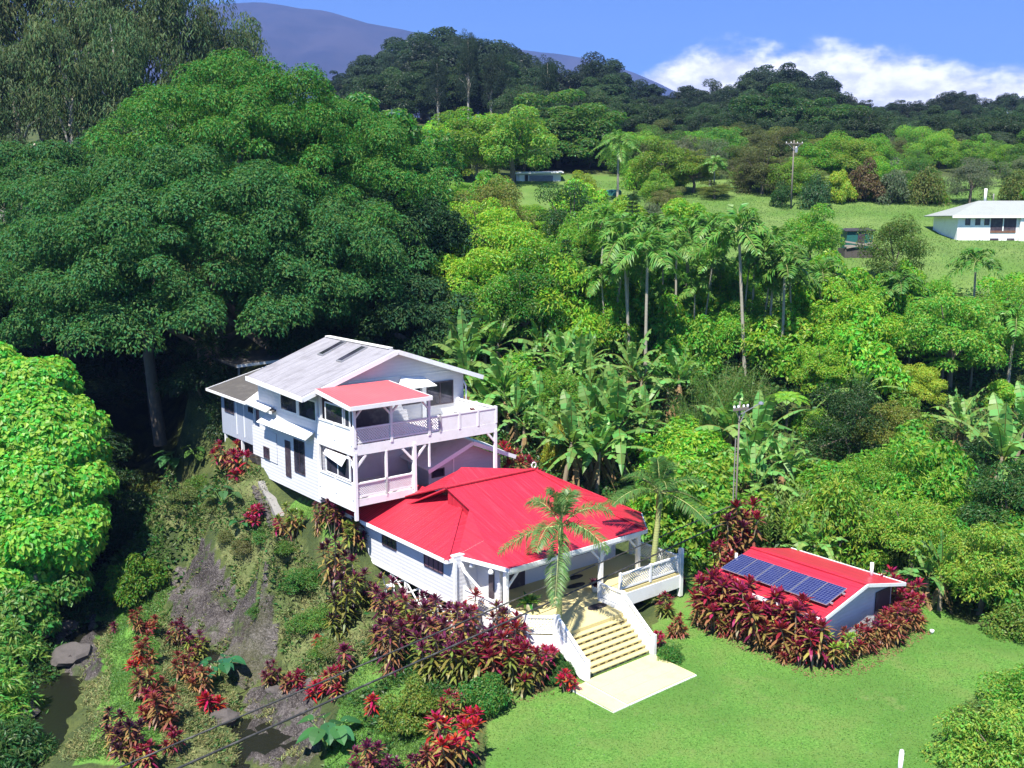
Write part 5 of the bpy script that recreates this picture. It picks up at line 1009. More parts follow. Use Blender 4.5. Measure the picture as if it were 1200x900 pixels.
# ------------------------------------------------------------------ ti plants, one by one
BU = (.185, .014, .034); PU = (.100, .014, .044); MA = (.26, .016, .055); RD = (.34, .010, .024); OR = (.16, .038, .026); DP = (.042, .010, .022); GN = (.13, .19, .03)
ti_list = [
 (285, 572, 'mid', MA, 1.55, 'large magenta ti bush beside the rear wing'), (268, 560, 'mid', BU, 1.2, 'dark red ti at the left end of the magenta bush'), (318, 592, 'low', MA, 1.3, 'low magenta ti beside the top of the footpath'), (338, 600, 'mid', MA, .85, 'magenta ti under the white awning of the two storey house'),
 (362, 605, 'mid', GN, 1.15, 'yellow-green ti beside the lower deck'), (372, 622, 'tall', PU, .7, 'small purple ti at the foot of the lower deck corner'), (392, 628, 'mid', PU, .9, 'purple ti at the back corner of the red roof'), (418, 645, 'mid', PU, .95, 'purple ti close to the back window of the raised wing'),
 (412, 650, 'mid', GN, 1.0, 'green ti between purple ones by the raised wing'), (392, 690, 'tall', DP, 1.1, 'dark maroon ti standing above the garden slope'), (412, 725, 'tall', PU, 1.15, 'maroon ti with yellowing leaves left of the raised floor', 'g'), (400, 745, 'tall', DP, 1.1, 'tall dark cane ti lowest on the garden slope', 'g'), (432, 712, 'mid', PU, 1.0, 'dull green and maroon ti beside the stilts', 'g'), (405, 795, 'one', PU, 1.3, 'thin purple ti above the dry clump'),
 (392, 820, 'mid', BU, .85, 'dark red ti beside the upper power line'), (372, 825, 'low', RD, 1.15, 'red ti left of the dark red one near the power lines'), (350, 812, 'low', BU, 1.1, 'maroon ti facing the rock slab'), (372, 762, 'one', RD, .75, 'tiny bright red ti on the garden slope'), (318, 808, 'mid', PU, .7, 'purple ti at the right foot of the rock slab'), (340, 815, 'mid', OR, .65, 'orange-brown ti at the foot of the rock slab', 'p'),
 (436, 842, 'one', RD, .95, 'lone bright red ti on the garden grass'), (460, 790, 'tall', PU, 1.0, 'dark purple ti clump with bare canes below the raised house'), (448, 775, 'mid', PU, .9, 'purple ti at the left of the bare-caned clump'), (487, 755, 'one', PU, .95, 'single purple ti before the under-house braces'),
 (520, 772, 'tall', PU, 1.0, 'tall purple ti against the front corner of the raised house'), (540, 785, 'tall', PU, 1.05, 'tall purple ti next to the white drain pipe'), (528, 800, 'mid', PU, 1.0, 'purple ti in the middle of the dense bed', 'g'), (558, 800, 'mid', BU, 1.1, 'maroon ti with green lower leaves in the dense bed', 'g'), (575, 790, 'mid', PU, 1.0, 'purple ti below the veranda railing'), (592, 800, 'mid', BU, 1.1, 'dark red ti below the veranda railing'), (610, 808, 'mid', BU, .95, 'dark red ti nearest the lawn below the railing', 'g'), (628, 802, 'mid', MA, .8, 'magenta ti in front of the corner railing post'), (640, 788, 'low', MA, 1.0, 'purple-red ti beside the left stair guard'),
 (455, 735, 'mid', PU, .95, 'purple ti before the left stilts'), (478, 742, 'mid', BU, .9, 'dark red ti before the white chairs', 'g'), (503, 752, 'mid', PU, 1.0, 'purple ti before the right stilts'), (548, 765, 'tall', BU, 1.0, 'dark red ti standing before the white drain pipe'), (585, 772, 'tall', PU, .9, 'slender purple ti against the veranda skirt'), (605, 785, 'tall', BU, .85, 'slender dark red ti against the veranda corner'), (500, 795, 'mid', PU, .95, 'purple ti on the slope below the stilts', 'g'), (470, 760, 'one', PU, 1.1, 'single purple ti below the white chairs'), (620, 780, 'mid', PU, .85, 'purple ti right under the angled railing', 'g'),
 (664, 812, 'low', RD, .95, 'crimson ti at the left foot of the front steps'), (530, 850, 'mid', BU, .85, 'greenish maroon ti at the corner of the lawn', 'g'), (510, 852, 'low', RD, 1.0, 'red ti left of the lawn corner'), (552, 860, 'low', RD, 1.05, 'red ti touching the lawn corner'),
 (530, 905, 'mid', RD, 1.25, 'big scarlet ti at the bottom edge beside the lawn'), (512, 915, 'mid', OR, .95, 'pinkish brown ti at the bottom edge left of the scarlet one', 'p'), (432, 918, 'mid', PU, .85, 'purple ti cut by the bottom edge near the taro'), (455, 915, 'low', PU, .9, 'small purple ti cut by the bottom edge'), (490, 920, 'mid', PU, .8, 'purple ti at the bottom edge next to the pinkish one'),
 (162, 740, 'mid', OR, .65, 'pinkish red ti at the foot of the round shrub', 'p'), (178, 745, 'low', OR, .95, 'salmon ti beside the round shrub', 'p'), (134, 745, 'one', PU, .7, 'small dark ti alone on the river mound'), (172, 780, 'mid', OR, .9, 'orange-brown ti in the middle of the river mound', 'p'), (158, 785, 'low', RD, .9, 'red ti leaning left on the river mound'), (175, 820, 'mid', OR, 1.0, 'coppery ti on the river mound', 'p'), (190, 850, 'mid', OR, 1.0, 'coppery ti, lowest on the river mound', 'p'), (178, 845, 'mid', BU, .8, 'dark red ti tucked behind the coppery one'),
 (210, 760, 'mid', PU, .75, 'purple ti facing the rock slab across the pool'), (232, 775, 'mid', PU, .85, 'purple and green ti by the small pool', 'g'), (218, 800, 'mid', OR, .85, 'coppery ti left of the small pool', 'p'), (235, 815, 'mid', OR, .8, 'coppery red ti above the scarlet one', 'p'), (248, 838, 'low', RD, 1.25, 'bright scarlet ti near the power line'), (140, 885, 'tall', DP, .8, 'very dark purple ti at the lower left'), (155, 895, 'mid', DP, .95, 'dark purple ti over the lower left grass'), (128, 870, 'one', DP, 1.0, 'single dark purple ti left of the lower cluster'), (205, 890, 'mid', BU, .7, 'dark red ti crossed by the upper power line'), (172, 912, 'mid', BU, .8, 'maroon ti at the bottom edge of the river mound'), (150, 925, 'low', (.20, .24, .02), .8, 'yellow-green ti at the very bottom left'),
 (780, 722, 'mid', BU, .85, 'dark red and yellow ti right of the steps', 'g'), (792, 748, 'mid', OR, .75, 'pink and yellow ti right of the stair guard', 'p'), (770, 760, 'low', MA, .85, 'deep red ti close to the right stair guard'), (757, 690, 'mid', PU, .75, 'purple ti behind the right stair guard'), (728, 672, 'low', BU, .7, 'small maroon ti by the top of the right guard'), (800, 690, 'one', BU, .7, 'thin maroon ti outside the veranda end post'),
 (592, 562, 'mid', RD, 1.2, 'dark red ti under the corner of the open deck'), (605, 560, 'mid', BU, 1.2, 'red ti behind the lean-to, second from the deck corner'), (630, 570, 'mid', RD, 1.2, 'red ti behind the roof finial'), (618, 566, 'mid', BU, 1.2, 'dark red ti between the deck corner and the yellow-green bush'), (640, 575, 'mid', BU, .9, 'dark red ti against the rear of the red roof'), (672, 582, 'mid', BU, .9, 'red ti in front of the yellow-green bush'),
 (855, 672, 'tall', PU, 1.6, 'brown-maroon ti rising beside the utility pole', 'p'), (872, 668, 'tall', BU, 1.85, 'tall brownish ti leaning on the utility pole', 'p'), (845, 690, 'tall', BU, 1.25, 'dark red ti at the back corner of the solar shed'),
]
TIK = {'': TI, 'g': TIG, 'p': TIP}
for e in ti_list:
    u, v, k, c, sc, lab = e[:6]; var = e[6] if len(e) > 6 else ''; lib = TIK[var]; lst = lib.get(k) or TI[k]
    if (u, v) in ((592, 562), (618, 566), (640, 575), (672, 582), (605, 560), (630, 570)):
        Y = {592: 58.5, 618: 57.5, 640: 55.5, 672: 52.5, 605: 58, 630: 56.5}[u]; x = RW(u, Y); h_ = np.array([x, Y, gz(x, Y)]); sc = float(np.clip((CAMH + (258 - v + 40) / 1146 * Y - h_[2]) / 2.4, .8, 1.75)); lst = TI['tall']
    else: h_ = hit(u, v)
    if (u, v) in ((285, 572), (268, 560), (318, 592), (338, 600), (362, 605)): q = {285: (-3.2, 23.2), 268: (-3.0, 25.6), 318: (-4.0, 19.2), 338: (-3.6, 17.2), 362: (-3.5, 15.6)}[u]; h_ = L(*q); h_[2] = gz(h_[0], h_[1])
    if 430 < u < 660 and 730 < v < 830: sc *= 1.32
    elif u < 260 or 380 < u < 440: sc *= 1.15
    plant('ti_plant', 'ti', ch(lst), h_, sc, c, lab, 'ti plant')
litter = [tuple(L(*q)[:2]) for q in ((8.3, -10.8), (8.3, -3.6), (9.9, -3.6), (9.9, -10.0), (17.2, -10.2), (17.2, -11.9), (10.4, -12.2))]
hedge = [(9.55, y, c, v_) for y, c, v_ in zip(np.linspace(-10.3, -3.9, 13), [BU, MA, BU, MA, BU, BU, MA, MA, BU, BU, MA, BU, MA], [''] * 13)] + [(9.0, y, BU, '') for y in np.linspace(-9.9, -4.2, 9)]
for i, (x, y, c, v_) in enumerate(hedge):
    q = L(x + rng.normal() * .12, y); lab = 'burgundy ti in the hedge along the long side of the solar shed' if i < 13 else 'burgundy ti in the outer row of the hedge before the solar shed'
    hm = ch(TI['mid'] + TI['tall'] + TIP['mid']); plant('ti_plant', 'ti', hm, (q[0], q[1], 0), (rng.uniform(1.25, 1.6) if i < 13 else rng.uniform(.75, .95)) * (.72 if hm in TI['tall'] else 1), c, lab, 'ti plant', 'burgundy ti hedge along the solar shed')
for i, x in enumerate(np.linspace(11.5, 16.8, 10)):
    q = L(x, -11.0 + rng.normal() * .2); c = [OR, BU, OR, PU, BU, OR, BU, PU, OR, MA][i]
    plant('ti_plant', 'ti', ch(TIP['mid']), (q[0], q[1], 0), rng.uniform(.8, 1.0), c, 'pink and brown ti in the row under the shed gable', 'ti plant', 'mixed ti row under the shed gable')
for x, y, lab in ((17.4, -10.2, 'red ti behind the far corner of the shed gable'), (17.6, -9.2, 'purple-red ti along the back side of the solar shed')): q = L(x, y); plant('ti_plant', 'ti', ch(TI['mid']), (q[0], q[1], 0), 1.25, MA, lab, 'ti plant')
q = L(10.2, -10.95); plant('ti_plant', 'ti', TI['mid'][2], (q[0], q[1], 0), .98, (.16, .27, .035), 'bright yellow-green ti at the near corner of the solar shed', 'ti plant')

# ------------------------------------------------------------------ banana grove, palms and the jungle slope
for (u, v) in [(552, 392), (585, 380), (612, 395), (638, 372), (660, 392), (690, 412), (562, 425), (596, 432), (630, 435), (662, 430), (700, 440), (725, 428), (660, 468), (640, 455), (690, 462), (660, 490), (545, 410), (650, 410), (712, 470), (755, 448), (530, 392), (676, 398), (740, 405), (690, 380), (605, 445)]:
    h_ = below(u, v, 5.2, 50, 110); plant('banana_plant', 'banana', ch(BAN), h_, rng.uniform(1.0, 1.35), BAN_C, 'banana plant in the ' + ('back' if v < 405 else 'middle' if v < 447 else 'front') + ' rows of the grove behind the houses, ' + ('nearest the gable' if u < 605 else 'in its centre' if u < 680 else 'at its right end'), 'banana plant', 'banana grove behind the white house')
for (u, v, sc, lab) in [(735, 462, 1.25, 'large banana with dead leaves behind the veranda roof'), (700, 500, 1.0, 'banana with drooping leaves left of the large one behind the roof'), (855, 470, 1.1, 'banana with tall upright leaves left of the utility pole'), (900, 478, 1.15, 'banana with arching leaves right of the utility pole'), (885, 520, .95, 'low banana in front of the utility pole pair'), (922, 520, .9, 'small banana right of the pole above the ginger bushes'), (1165, 490, 1.3, 'large banana with spread leaves near the right edge'), (1130, 470, .9, 'smaller banana near the right edge, behind the large one'), (1195, 470, 1.0, 'banana cut off by the right edge'), (800, 420, 1.0, 'banana with pale upright leaf in the middle of the slope'), (1010, 435, .9, 'banana among bright shrubs in the middle right')]:
    h_ = below(u, v, 5.0 * sc, 50, 110); plant('banana_plant', 'banana', BAN[1], h_, sc * 1.1, BAN_C, lab, 'banana plant')
for i, (u, v, sc) in enumerate([(698, 282, .8), (716, 262, 1.05), (742, 272, 1.1), (766, 262, .95), (738, 308, .8), (780, 300, .7), (808, 262, 1.15), (796, 285, .9), (826, 300, .75), (850, 272, 1.1), (880, 262, 1.2), (872, 306, .75), (846, 318, .7), (906, 284, 1), (894, 322, .7), (790, 326, .65), (712, 318, .7), (760, 286, 1.15), (668, 300, .7), (935, 316, .75), (690, 320, .6), (728, 330, .55), (772, 340, .55), (815, 335, .6), (858, 335, .6), (884, 290, .85), (700, 258, .9), (752, 300, .7), (835, 262, .9), (915, 312, .65)]):
    k = 'slim' if i % 3 else 'low'; h_ = below(u, v, (8.4 if k == 'slim' else 5.6) * sc * 1.25, 58, 130); rt = plant('slope_palm', 'palm', ch(PALMS[k]), h_, sc * (1.25 if k == 'low' else 1) * np.array([1, 1, 1.25 if k == 'slim' else 1]), PALM_C, ('slim tall palm' if k == 'slim' else 'shorter full-crowned palm') + ' in the dense palm stand halfway up the slope', 'palm tree', 'palms standing on the slope'); rt.rotation_euler = (rng.normal() * .06, rng.normal() * .06, rng.uniform(0, 6))
for (u, v, k, sc, lab) in [(922, 300, 'slim', 1.15, 'palm with a long pale trunk at the right end of the palm stand'), (965, 318, 'low', 1.1, 'low palm right of the long-trunked palm'), (1146, 300, 'slim', .95, 'single palm below the far hip roof house'), (1188, 368, 'low', 1.1, 'fan-like palm near the right edge of the slope'), (725, 164, 'coco', .85, 'coconut palm rising beside the rounded tree above the long shed'), (1055, 330, 'low', .9, 'small palm among shrubs below the pasture'), (838, 190, 'low', .9, 'small yellowish palm at the far left end of the pasture')]:
    h_ = below(u, v, {'slim': 8.6, 'low': 5.4, 'coco': 10.5}[k] * sc, 60 if v > 250 else 132, 170); plant('palm', 'palm', ch(PALMS[k]), h_, sc, PALM_C if v < 400 else BR, lab, 'palm tree')
for (u, v, sc, lab) in [(1090, 352, 1.1, 'bright tree fern above a dark hollow on the right slope'), (1068, 400, 1.0, 'bright tree fern lower down the right slope'), (1105, 425, .9, 'tree fern beside the yellowish shrub'), (1030, 345, .9, 'tree fern below the pasture edge'), (1140, 420, .9, 'tree fern near the right edge')]:
    h_ = below(u, v, 3.2 * sc, 55, 120); plant('tree_fern', 'fern', FERN[0], h_, sc * 1.1, (.11, .25, .03), lab, 'tree fern')
for (u, v, sc, lab) in [(845, 410, 1.15, 'feathery bamboo thicket left of the utility pole'), (815, 450, .9, 'lower part of the feathery bamboo thicket'), (880, 425, .9, 'bamboo clump on the right of the thicket')]:
    h_ = below(u, v, 6 * sc, 50, 110); plant('bamboo_clump', 'bamboo', BAMB[0], h_, sc, (.085, .165, .022), lab, 'bamboo')
for (u, v, sc, lab) in [(905, 640, 1.05, 'ginger thicket directly behind the solar panels'), (945, 632, 1.15, 'tall pale ginger thicket behind the middle of the shed'), (985, 640, 1.1, 'ginger thicket behind the shed roof ridge'), (1025, 655, 1.05, 'ginger thicket at the right end of the shed'), (1050, 672, .8, 'dry-tipped ginger clump right of the shed'), (925, 600, 1.1, 'ginger thicket in the second row behind the shed'), (1000, 590, 1.0, 'pale ginger clump farther up behind the shed')]:
    h_ = hit(u, v) if v > 610 else below(u, v - 30, 3, 45, 75); plant('ginger_thicket', 'ginger', ch(GING), h_, sc, (.135, .215, .05), lab, 'ginger plant')
# trees that stand out on the slope and above it
for (u, v, k, sc, c, lab) in [
    (1000, 452, 'fine', .85, DK, 'dark round tree in the middle of the right-hand jungle'), (1190, 548, 'round', .8, (.06, .15, .03), 'dark tree at the right edge level with the shed'), (1150, 522, 'fine', .6, DK, 'dark shrubby tree below the right-hand banana'), (1080, 430, 'round', .55, YG, 'yellow-green small tree on the right slope'), (1050, 475, 'round', .7, (.15, .19, .03), 'yellowish tree with reddish tips on the right slope'),
    (1000, 335, 'round', 1.0, BR, 'bright leafy tree just below the pasture'), (1120, 345, 'round', 1.1, MID, 'mid green tree below the far house'), (1175, 340, 'fine', 1.0, MID, 'mid green tree at the right below the far house'), (950, 245, 'round', .85, MID, 'round bush-like tree on the pasture left of the tank'), (1050, 258, 'fine', .9, (.10, .17, .03), 'olive round tree on the pasture right of the timber-stacked tank'),
    (570, 232, 'round', 1.1, BR, 'bright light green tree beside the dark neighbour tree'), (600, 262, 'round', 1.2, BR, 'bright spreading tree left of the slope above the bananas'), (545, 285, 'round', 1.1, BR, 'bright tree touching the giant tree'), (640, 282, 'round', 1.1, (.09, .21, .022), 'bright tree in the middle left of the slope'), (565, 318, 'round', 1.0, MID, 'mid green tree over the banana grove'), (615, 318, 'round', 1.0, (.08, .19, .022), 'leafy tree directly above the banana grove'), (672, 226, 'fine', 1.1, DK, 'dark bushy tree in front of the long white shed'), (580, 214, 'fine', 1.1, OL, 'olive thin-leaved tree left of the long shed'), (690, 250, 'fine', 1.1, MID, 'mid green tree left of the palm stand')]:
    h_ = below(u, v, 7.2 * sc if k == 'round' else 7.0 * sc, 50, 150); plant('tree', 'tree', ch(TREES[k]), h_, sc, c, lab, 'tree')
lb = LB(); lt = LB(); lt.tube([(0, 0, -.5), (0, 0, 4), (0, 0, 8.5)], [.14, .1, .02], 6)
for z in np.arange(1.2, 8.4, .42):
    R_ = 2.3 * (1 - z / 8.8) + .15
    for k in range(7): a = k * .9 + z * 2; n_ = int(26 * R_) + 6; tt = rng.uniform(.1, 1, n_); Q = np.c_[math.cos(a) * R_ * tt, math.sin(a) * R_ * tt, z + .12 * R_ * tt ** 2]; lb.rhomb(Q, unit(rdir(n_) + UP * .4 + np.array([math.cos(a), math.sin(a), 0])), unit(rdir(n_) + UP), .3, .09, 0, .1)
h_ = below(663, 285, 8.5, 60, 120); plant('pine_tree', 'tree', (lb.mesh('crown', ['leaf_dull']), lt.mesh('trunk', ['bark'])), h_, 1.0, (.03, .085, .03), 'narrow dark pine left of the palm stand', 'tree'); 
h_ = below(742, 218, 8.5, 90, 140); plant('pine_tree', 'tree', [c_.data for c_ in bpy.data.objects['pine_tree'].children], h_, .9, (.04, .10, .03), 'thin young pine in front of the teal tank', 'tree')
# filling shrubs of the slope: random but each its own plant
occ = []
fill = [('big', BR), ('big', MID), ('big', (.15, .29, .025)), ('loose', BR), ('fine', MID), ('loose', MID), ('big', (.11, .25, .03)), ('big', (.18, .30, .03))]
nfill = 0
SPEC = [(735, 462), (700, 500), (855, 470), (900, 478), (885, 520), (922, 520), (1165, 490), (1130, 470), (1195, 470), (800, 420), (1010, 435), (922, 300), (1146, 300), (1188, 368), (1090, 352), (1068, 400), (1105, 425), (845, 410), (880, 425), (868, 560), (868, 590), (1000, 452), (1150, 522)]
def region(u, v):
    if u > 840 and v > 520: return 'in the thicket behind the solar shed'
    if u < 790 and v > 360: return 'among the bananas behind the houses'
    if u > 1060: return 'on the slope below the far house' if v < 420 else 'at the right edge of the jungle'
    if v < 330: return 'high on the slope around the palm stand'
    if v < 420: return 'on the middle slope below the palm stand'
    return 'in the jungle right of the utility pole'
for v in np.arange(215, 668, 22):
    for u in np.arange(536, 1225, 35):
        uu = u + rng.uniform(-16, 16); vv = v + rng.uniform(-10, 10)
        if vv < 305 and uu > 800 + rng.uniform(-40, 20): continue
        if vv < 235 and uu > 700: continue
        if uu < 790 and vv > 520: continue
        if uu < 700 and vv > 452: continue
        if any(abs(uu - a_) < 42 and -12 < vv - b_ < 72 for a_, b_ in SPEC): continue
        if 590 < uu < 670 and vv < 245: continue
        if uu < 770 and 352 < vv and rng.uniform() < .88: continue
        if 820 < uu < 1070 and vv > 610: continue
        if uu < 850 and vv > 590: continue
        k, c = fill[rng.integers(len(fill))]
        if 880 < uu and 480 < vv: k, c = ('big', (.10, .25, .035)) if rng.uniform() < .6 else ch([('fern', (.18, .29, .045)), ('loose', (.14, .27, .03))])
        if uu > 1060 and vv > 650: k, c = 'fine', (.15, .23, .05)
        if vv < 400 and uu > 900: k, c = ('big', (.16, .32, .028)) if rng.uniform() < .6 else (k, c)
        c = tuple(np.array(c) * .55 + np.array((.21, .41, .042)) * .45); q = rng.uniform(); sc = rng.uniform(.55, 1.15) if rng.uniform() < .75 else rng.uniform(1.15, 1.4); szv = rng.uniform(.75, 1.6); cn = 'yellowish' if c[0] > .17 else ('deep green' if c[1] < .24 else 'fresh green')
        h_ = below(uu, vv, 2.7 * sc * szv, 47, 135)
        lx, ly = (h_ - ORG) @ VB, (h_ - ORG) @ VA
        if h_[1] < 47.4 or rng.uniform() < .03 or (lx < 13.8 and ly < 9.5) or (lx < 19.3 and ly < 1.2 and ly > -14) or inpoly(h_[:1], h_[1:2], [tuple(p_[:2]) for p_ in lawn_p])[0]: continue
        if q < .11 and vv > 300: plant('banana_plant', 'banana', ch(BAN), below(uu, vv, 4.2, 47, 120), .85, BAN_C, 'scattered banana plant ' + region(uu, vv), 'banana plant', 'scattered bananas of the slope')
        elif q < .16: plant('tree_fern', 'fern', FERN[0], below(uu, vv, 3, 47, 120), 1.0, (.16, .32, .035), 'scattered tree fern ' + region(uu, vv), 'tree fern', 'scattered tree ferns of the slope')
        elif q < .27: plant('slope_tree', 'tree', ch(TREES[ch(['round', 'fine'])]), below(uu, vv, 6.9 * .68, 47, 135), (.66, .66, .68), c, cn + ' small tree ' + region(uu, vv), 'tree', 'small trees of the jungle slope')
        else:
            m_ = 1.3 if k in ('fine', 'fern') else 1.0
            plant('jungle_shrub', 'shrub', ch(SHRUBS[k]), h_, (sc * m_, sc * m_, sc * szv * m_), c, cn + {'big': ' broad-leaved shrub ', 'loose': ' loose arching shrub ', 'fine': ' small-leaved shrub ', 'fern': ' ferny shrub '}[k] + region(uu, vv), 'shrub', 'shrubs of the jungle slope')
        nfill += 1
for (u, v, Y, k, c, lab) in [(676, 205, 128, 'round', YG, 'yellow-green tree right of the dark tree before the long shed'), (764, 205, 126, 'round', (.2, .33, .04), 'bright tree at the foot of the coconut palm'), (775, 222, 124, 'fine', (.2, .24, .08), 'pale grey-green tree at the left end of the pasture'), (800, 240, 118, 'round', MID, 'green tree at the lower left corner of the pasture'), (760, 245, 116, 'loose', GREY, 'pale arching growth above the palm stand'), (716, 248, 117, 'round', BR, 'bright tree above the left part of the palm stand'), (620, 240, 118, 'round', (.18, .33, .03), 'bright tree below the long white shed'), (655, 250, 114, 'round', BR, 'bright tree between the pine and the long shed'), (590, 235, 120, 'round', YG, 'yellow-green tree left below the long shed'), (545, 215, 130, 'round', MID, 'mid green tree at the shoulder of the dark neighbour tree'), (530, 255, 110, 'round', BR, 'bright tree hugging the dark neighbour tree'), (830, 215, 135, 'fine', OL, 'olive bush on the crest right of the coconut palm')]:
    x = RW(u, Y); g_ = gz(x, Y); hh = CAMH + (258 - v) / 1146 * Y - g_; ms = ch(TREES[k]) if k != 'loose' else ch(SHRUBS['loose']); s_ = max(hh, 2) / (7.0 if k != 'loose' else 3.3)
    plant('crest_tree', 'tree' if k != 'loose' else 'shrub', ms, (x, Y, g_), (max(s_, .7), max(s_, .7), s_), c, lab, 'tree')
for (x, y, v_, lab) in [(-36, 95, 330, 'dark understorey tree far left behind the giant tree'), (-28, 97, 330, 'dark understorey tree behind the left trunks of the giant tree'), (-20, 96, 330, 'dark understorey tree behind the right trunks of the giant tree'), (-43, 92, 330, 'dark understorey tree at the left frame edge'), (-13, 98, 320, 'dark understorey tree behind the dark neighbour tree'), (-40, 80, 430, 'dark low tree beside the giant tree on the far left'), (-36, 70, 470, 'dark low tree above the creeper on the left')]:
    g_ = gz(x, y); plant('shade_fill_tree', 'tree', ch(TREES['round']), (x, y, g_), (1.7, 1.7, max(.6, (CAMH + (258 - v_) / 1146 * y - g_) / 7)), (.022, .06, .018), lab, 'tree')  # added to darken the space under the crown, shade in the leaf colour
# left of the bananas: dim growth under the giant tree and along the dark gully
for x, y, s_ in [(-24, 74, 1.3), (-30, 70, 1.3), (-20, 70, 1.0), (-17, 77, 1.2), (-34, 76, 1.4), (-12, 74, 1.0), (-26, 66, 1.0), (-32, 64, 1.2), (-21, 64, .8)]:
    plant('shade_shrub', 'shrub', ch(SHRUBS['loose']), (x, y, gz(x, y)), s_, (.03, .075, .02), 'shrub under the giant tree with deep shade put into its dark leaf colour', 'shrub', 'shrubs under the giant tree')  # deep shade below the crown is painted into the leaves
# bushes and trees above and behind the pasture
for (u, v, k, sc, c, lab) in [
    (525, 140, 'round', 1.5, BR, 'bright bushy tree at the left foot of the dark wood'), (550, 132, 'round', 1.5, (.13, .23, .03), 'light green tree below the pale trunks'), (580, 138, 'round', 1.5, BR, 'light green tree left of the rounded tree'), (600, 128, 'round', 1.3, MID, 'mid green tree touching the rounded tree'), (560, 165, 'fine', 1.4, YG, 'yellowish bamboo-like bush left of the rounded tree'), (540, 180, 'fine', 1.2, OL, 'dry olive bush left of the long shed'),
    (770, 168, 'round', 1.4, (.15, .24, .03), 'yellow-green bush right of the coconut palm'), (805, 178, 'round', 1.2, (.16, .24, .03), 'yellow-green bush at the left end of the pasture crest'), (740, 190, 'fine', 1.2, BR, 'green bush behind the teal tank'), (790, 205, 'fine', .9, MID, 'low green bush on the pasture crest'),
    (970, 205, 'round', 1.2, YG, 'bright yellow-green bush behind the far pole'), (1000, 195, 'round', 1.2, (.13, .105, .042), 'reddish brown bush above the pasture'), (1030, 198, 'fine', 1.4, GREY, 'grey-green thin bush above the pasture'), (1070, 195, 'fine', 1.4, OL, 'olive bush left of the far house'), (1005, 225, 'fine', .9, MID, 'low green bush on the pasture slope'), (1080, 215, 'round', .9, BR, 'bright bush against the far house'), (945, 205, 'fine', 1.2, (.05, .14, .04), 'low bluish bush right of the far pole'), (1045, 222, 'fine', .9, OL, 'small olive bush on the pasture slope'),
    (1120, 190, 'fine', 1.6, GREY, 'greyish tree behind the far house'), (1170, 200, 'fine', 1.5, OL, 'olive tree behind the far house roof'), (1190, 215, 'round', 1.0, MID, 'green tree right behind the far house'), (905, 215, 'fine', .7, DK, 'small dark conifer-like bush on the pasture')]:
    Y = (150 if u < 620 else 140 if u < 840 else 131 if u < 1100 else 130) + rng.uniform(-3, 3)
    x = RW(u, Y); g_ = gz(x, Y); hh = CAMH + (258 - v) / 1146 * Y - g_
    if hh > 5.5: plant('bushy_tree', 'tree', ch(TREES[k]), (x, Y, g_), (hh / 7.1 * 1.15, hh / 7.1 * 1.15, hh / 7.1), c, lab, 'tree')
    else: hs = max(hh, 1.6); plant('pasture_bush', 'shrub', ch(SHRUBS['big' if k == 'round' else 'fine']), (x, Y, g_), np.array((.62, .62, 1.)) * (hs / (2.9 if k == 'round' else 2.1)), c, lab, 'shrub')
mixb = [(.14, .28, .03), MID, OL, (.18, .30, .035), GREY, (.07, .16, .03), (.10, .12, .04), MID, (.10, .22, .035)]
for i in range(95):
    u = rng.uniform(855, 1225); Y = rng.uniform(134, 195); x = RW(u, Y); s_ = rng.uniform(.7, 1.25)
    if i < 30: u = rng.uniform(690, 860); Y = rng.uniform(150, 195); x = RW(u, Y)
    if i > 84: u = rng.uniform(510, 690); Y = rng.uniform(158, 190); x = RW(u, Y)
    ib = int(rng.integers(9)); k = ch(['round', 'fine', 'fine']); plant('hillside_bush', 'tree', ch(TREES[k]), (x, Y, gz(x, Y) - 1.0), (s_, s_, s_ * .85), mixb[ib], {0: 'fresh green', 1: 'mid green', 2: 'olive', 3: 'yellowish', 4: 'greyish', 5: 'deep green', 6: 'dull brownish', 7: 'mid green', 8: 'olive'}[ib] + ' bushy small tree between the ' + ('pasture' if u > 690 else 'long shed') + ' and the wood', 'tree', 'bushes between the pasture and the wood')
for (u, v, sc, c, lab) in [(652, 122, 1.15, (.075, .16, .03), 'large rounded tree above the long shed'), (625, 138, .75, DK, 'dark side of the rounded tree stand above the long shed'), (890, 112, 1.15, (.042, .105, .024), 'big layered green tree at the edge of the wood'), (945, 128, 1.1, (.045, .11, .025), 'broad green tree right of the layered one'), (860, 150, 1.0, (.04, .105, .025), 'green tree in front of the layered one'), (925, 165, .8, (.035, .09, .024), 'green tree behind the far pole')]:
    Y = 168 if u < 700 else 215; x = RW(u, Y); g_ = gz(x, Y); sy = (CAMH + (258 - v) / 1146 * Y - g_) / 15.0; plant('spreading_tree', 'tree', TREES['dome'][0], (x, Y, g_), (sc * 1.0, sc * 1.0, sy), c, lab, 'tree')
for (u, v, sc, lab) in [(1072, 132, 1.3, 'dark tree with a visible trunk above the reddish bush'), (1030, 150, 1.1, 'dark tree left of the visible trunk'), (1150, 160, 1.2, 'grey-green open tree at the right edge of the wood'), (1105, 160, 1.0, 'grey-green tree above the far house')]:
    Y = 205 if u < 1100 else 185; x = RW(u, Y); h_ = (x, Y, gz(x, Y)); sc = (CAMH + (258 - v) / 1146 * Y - h_[2]) / 18.5; plant('wood_tree', 'tree', ch(TREES['tall']), h_, sc, (.035, .065, .028) if u < 1100 else (.06, .09, .045), lab, 'tree')
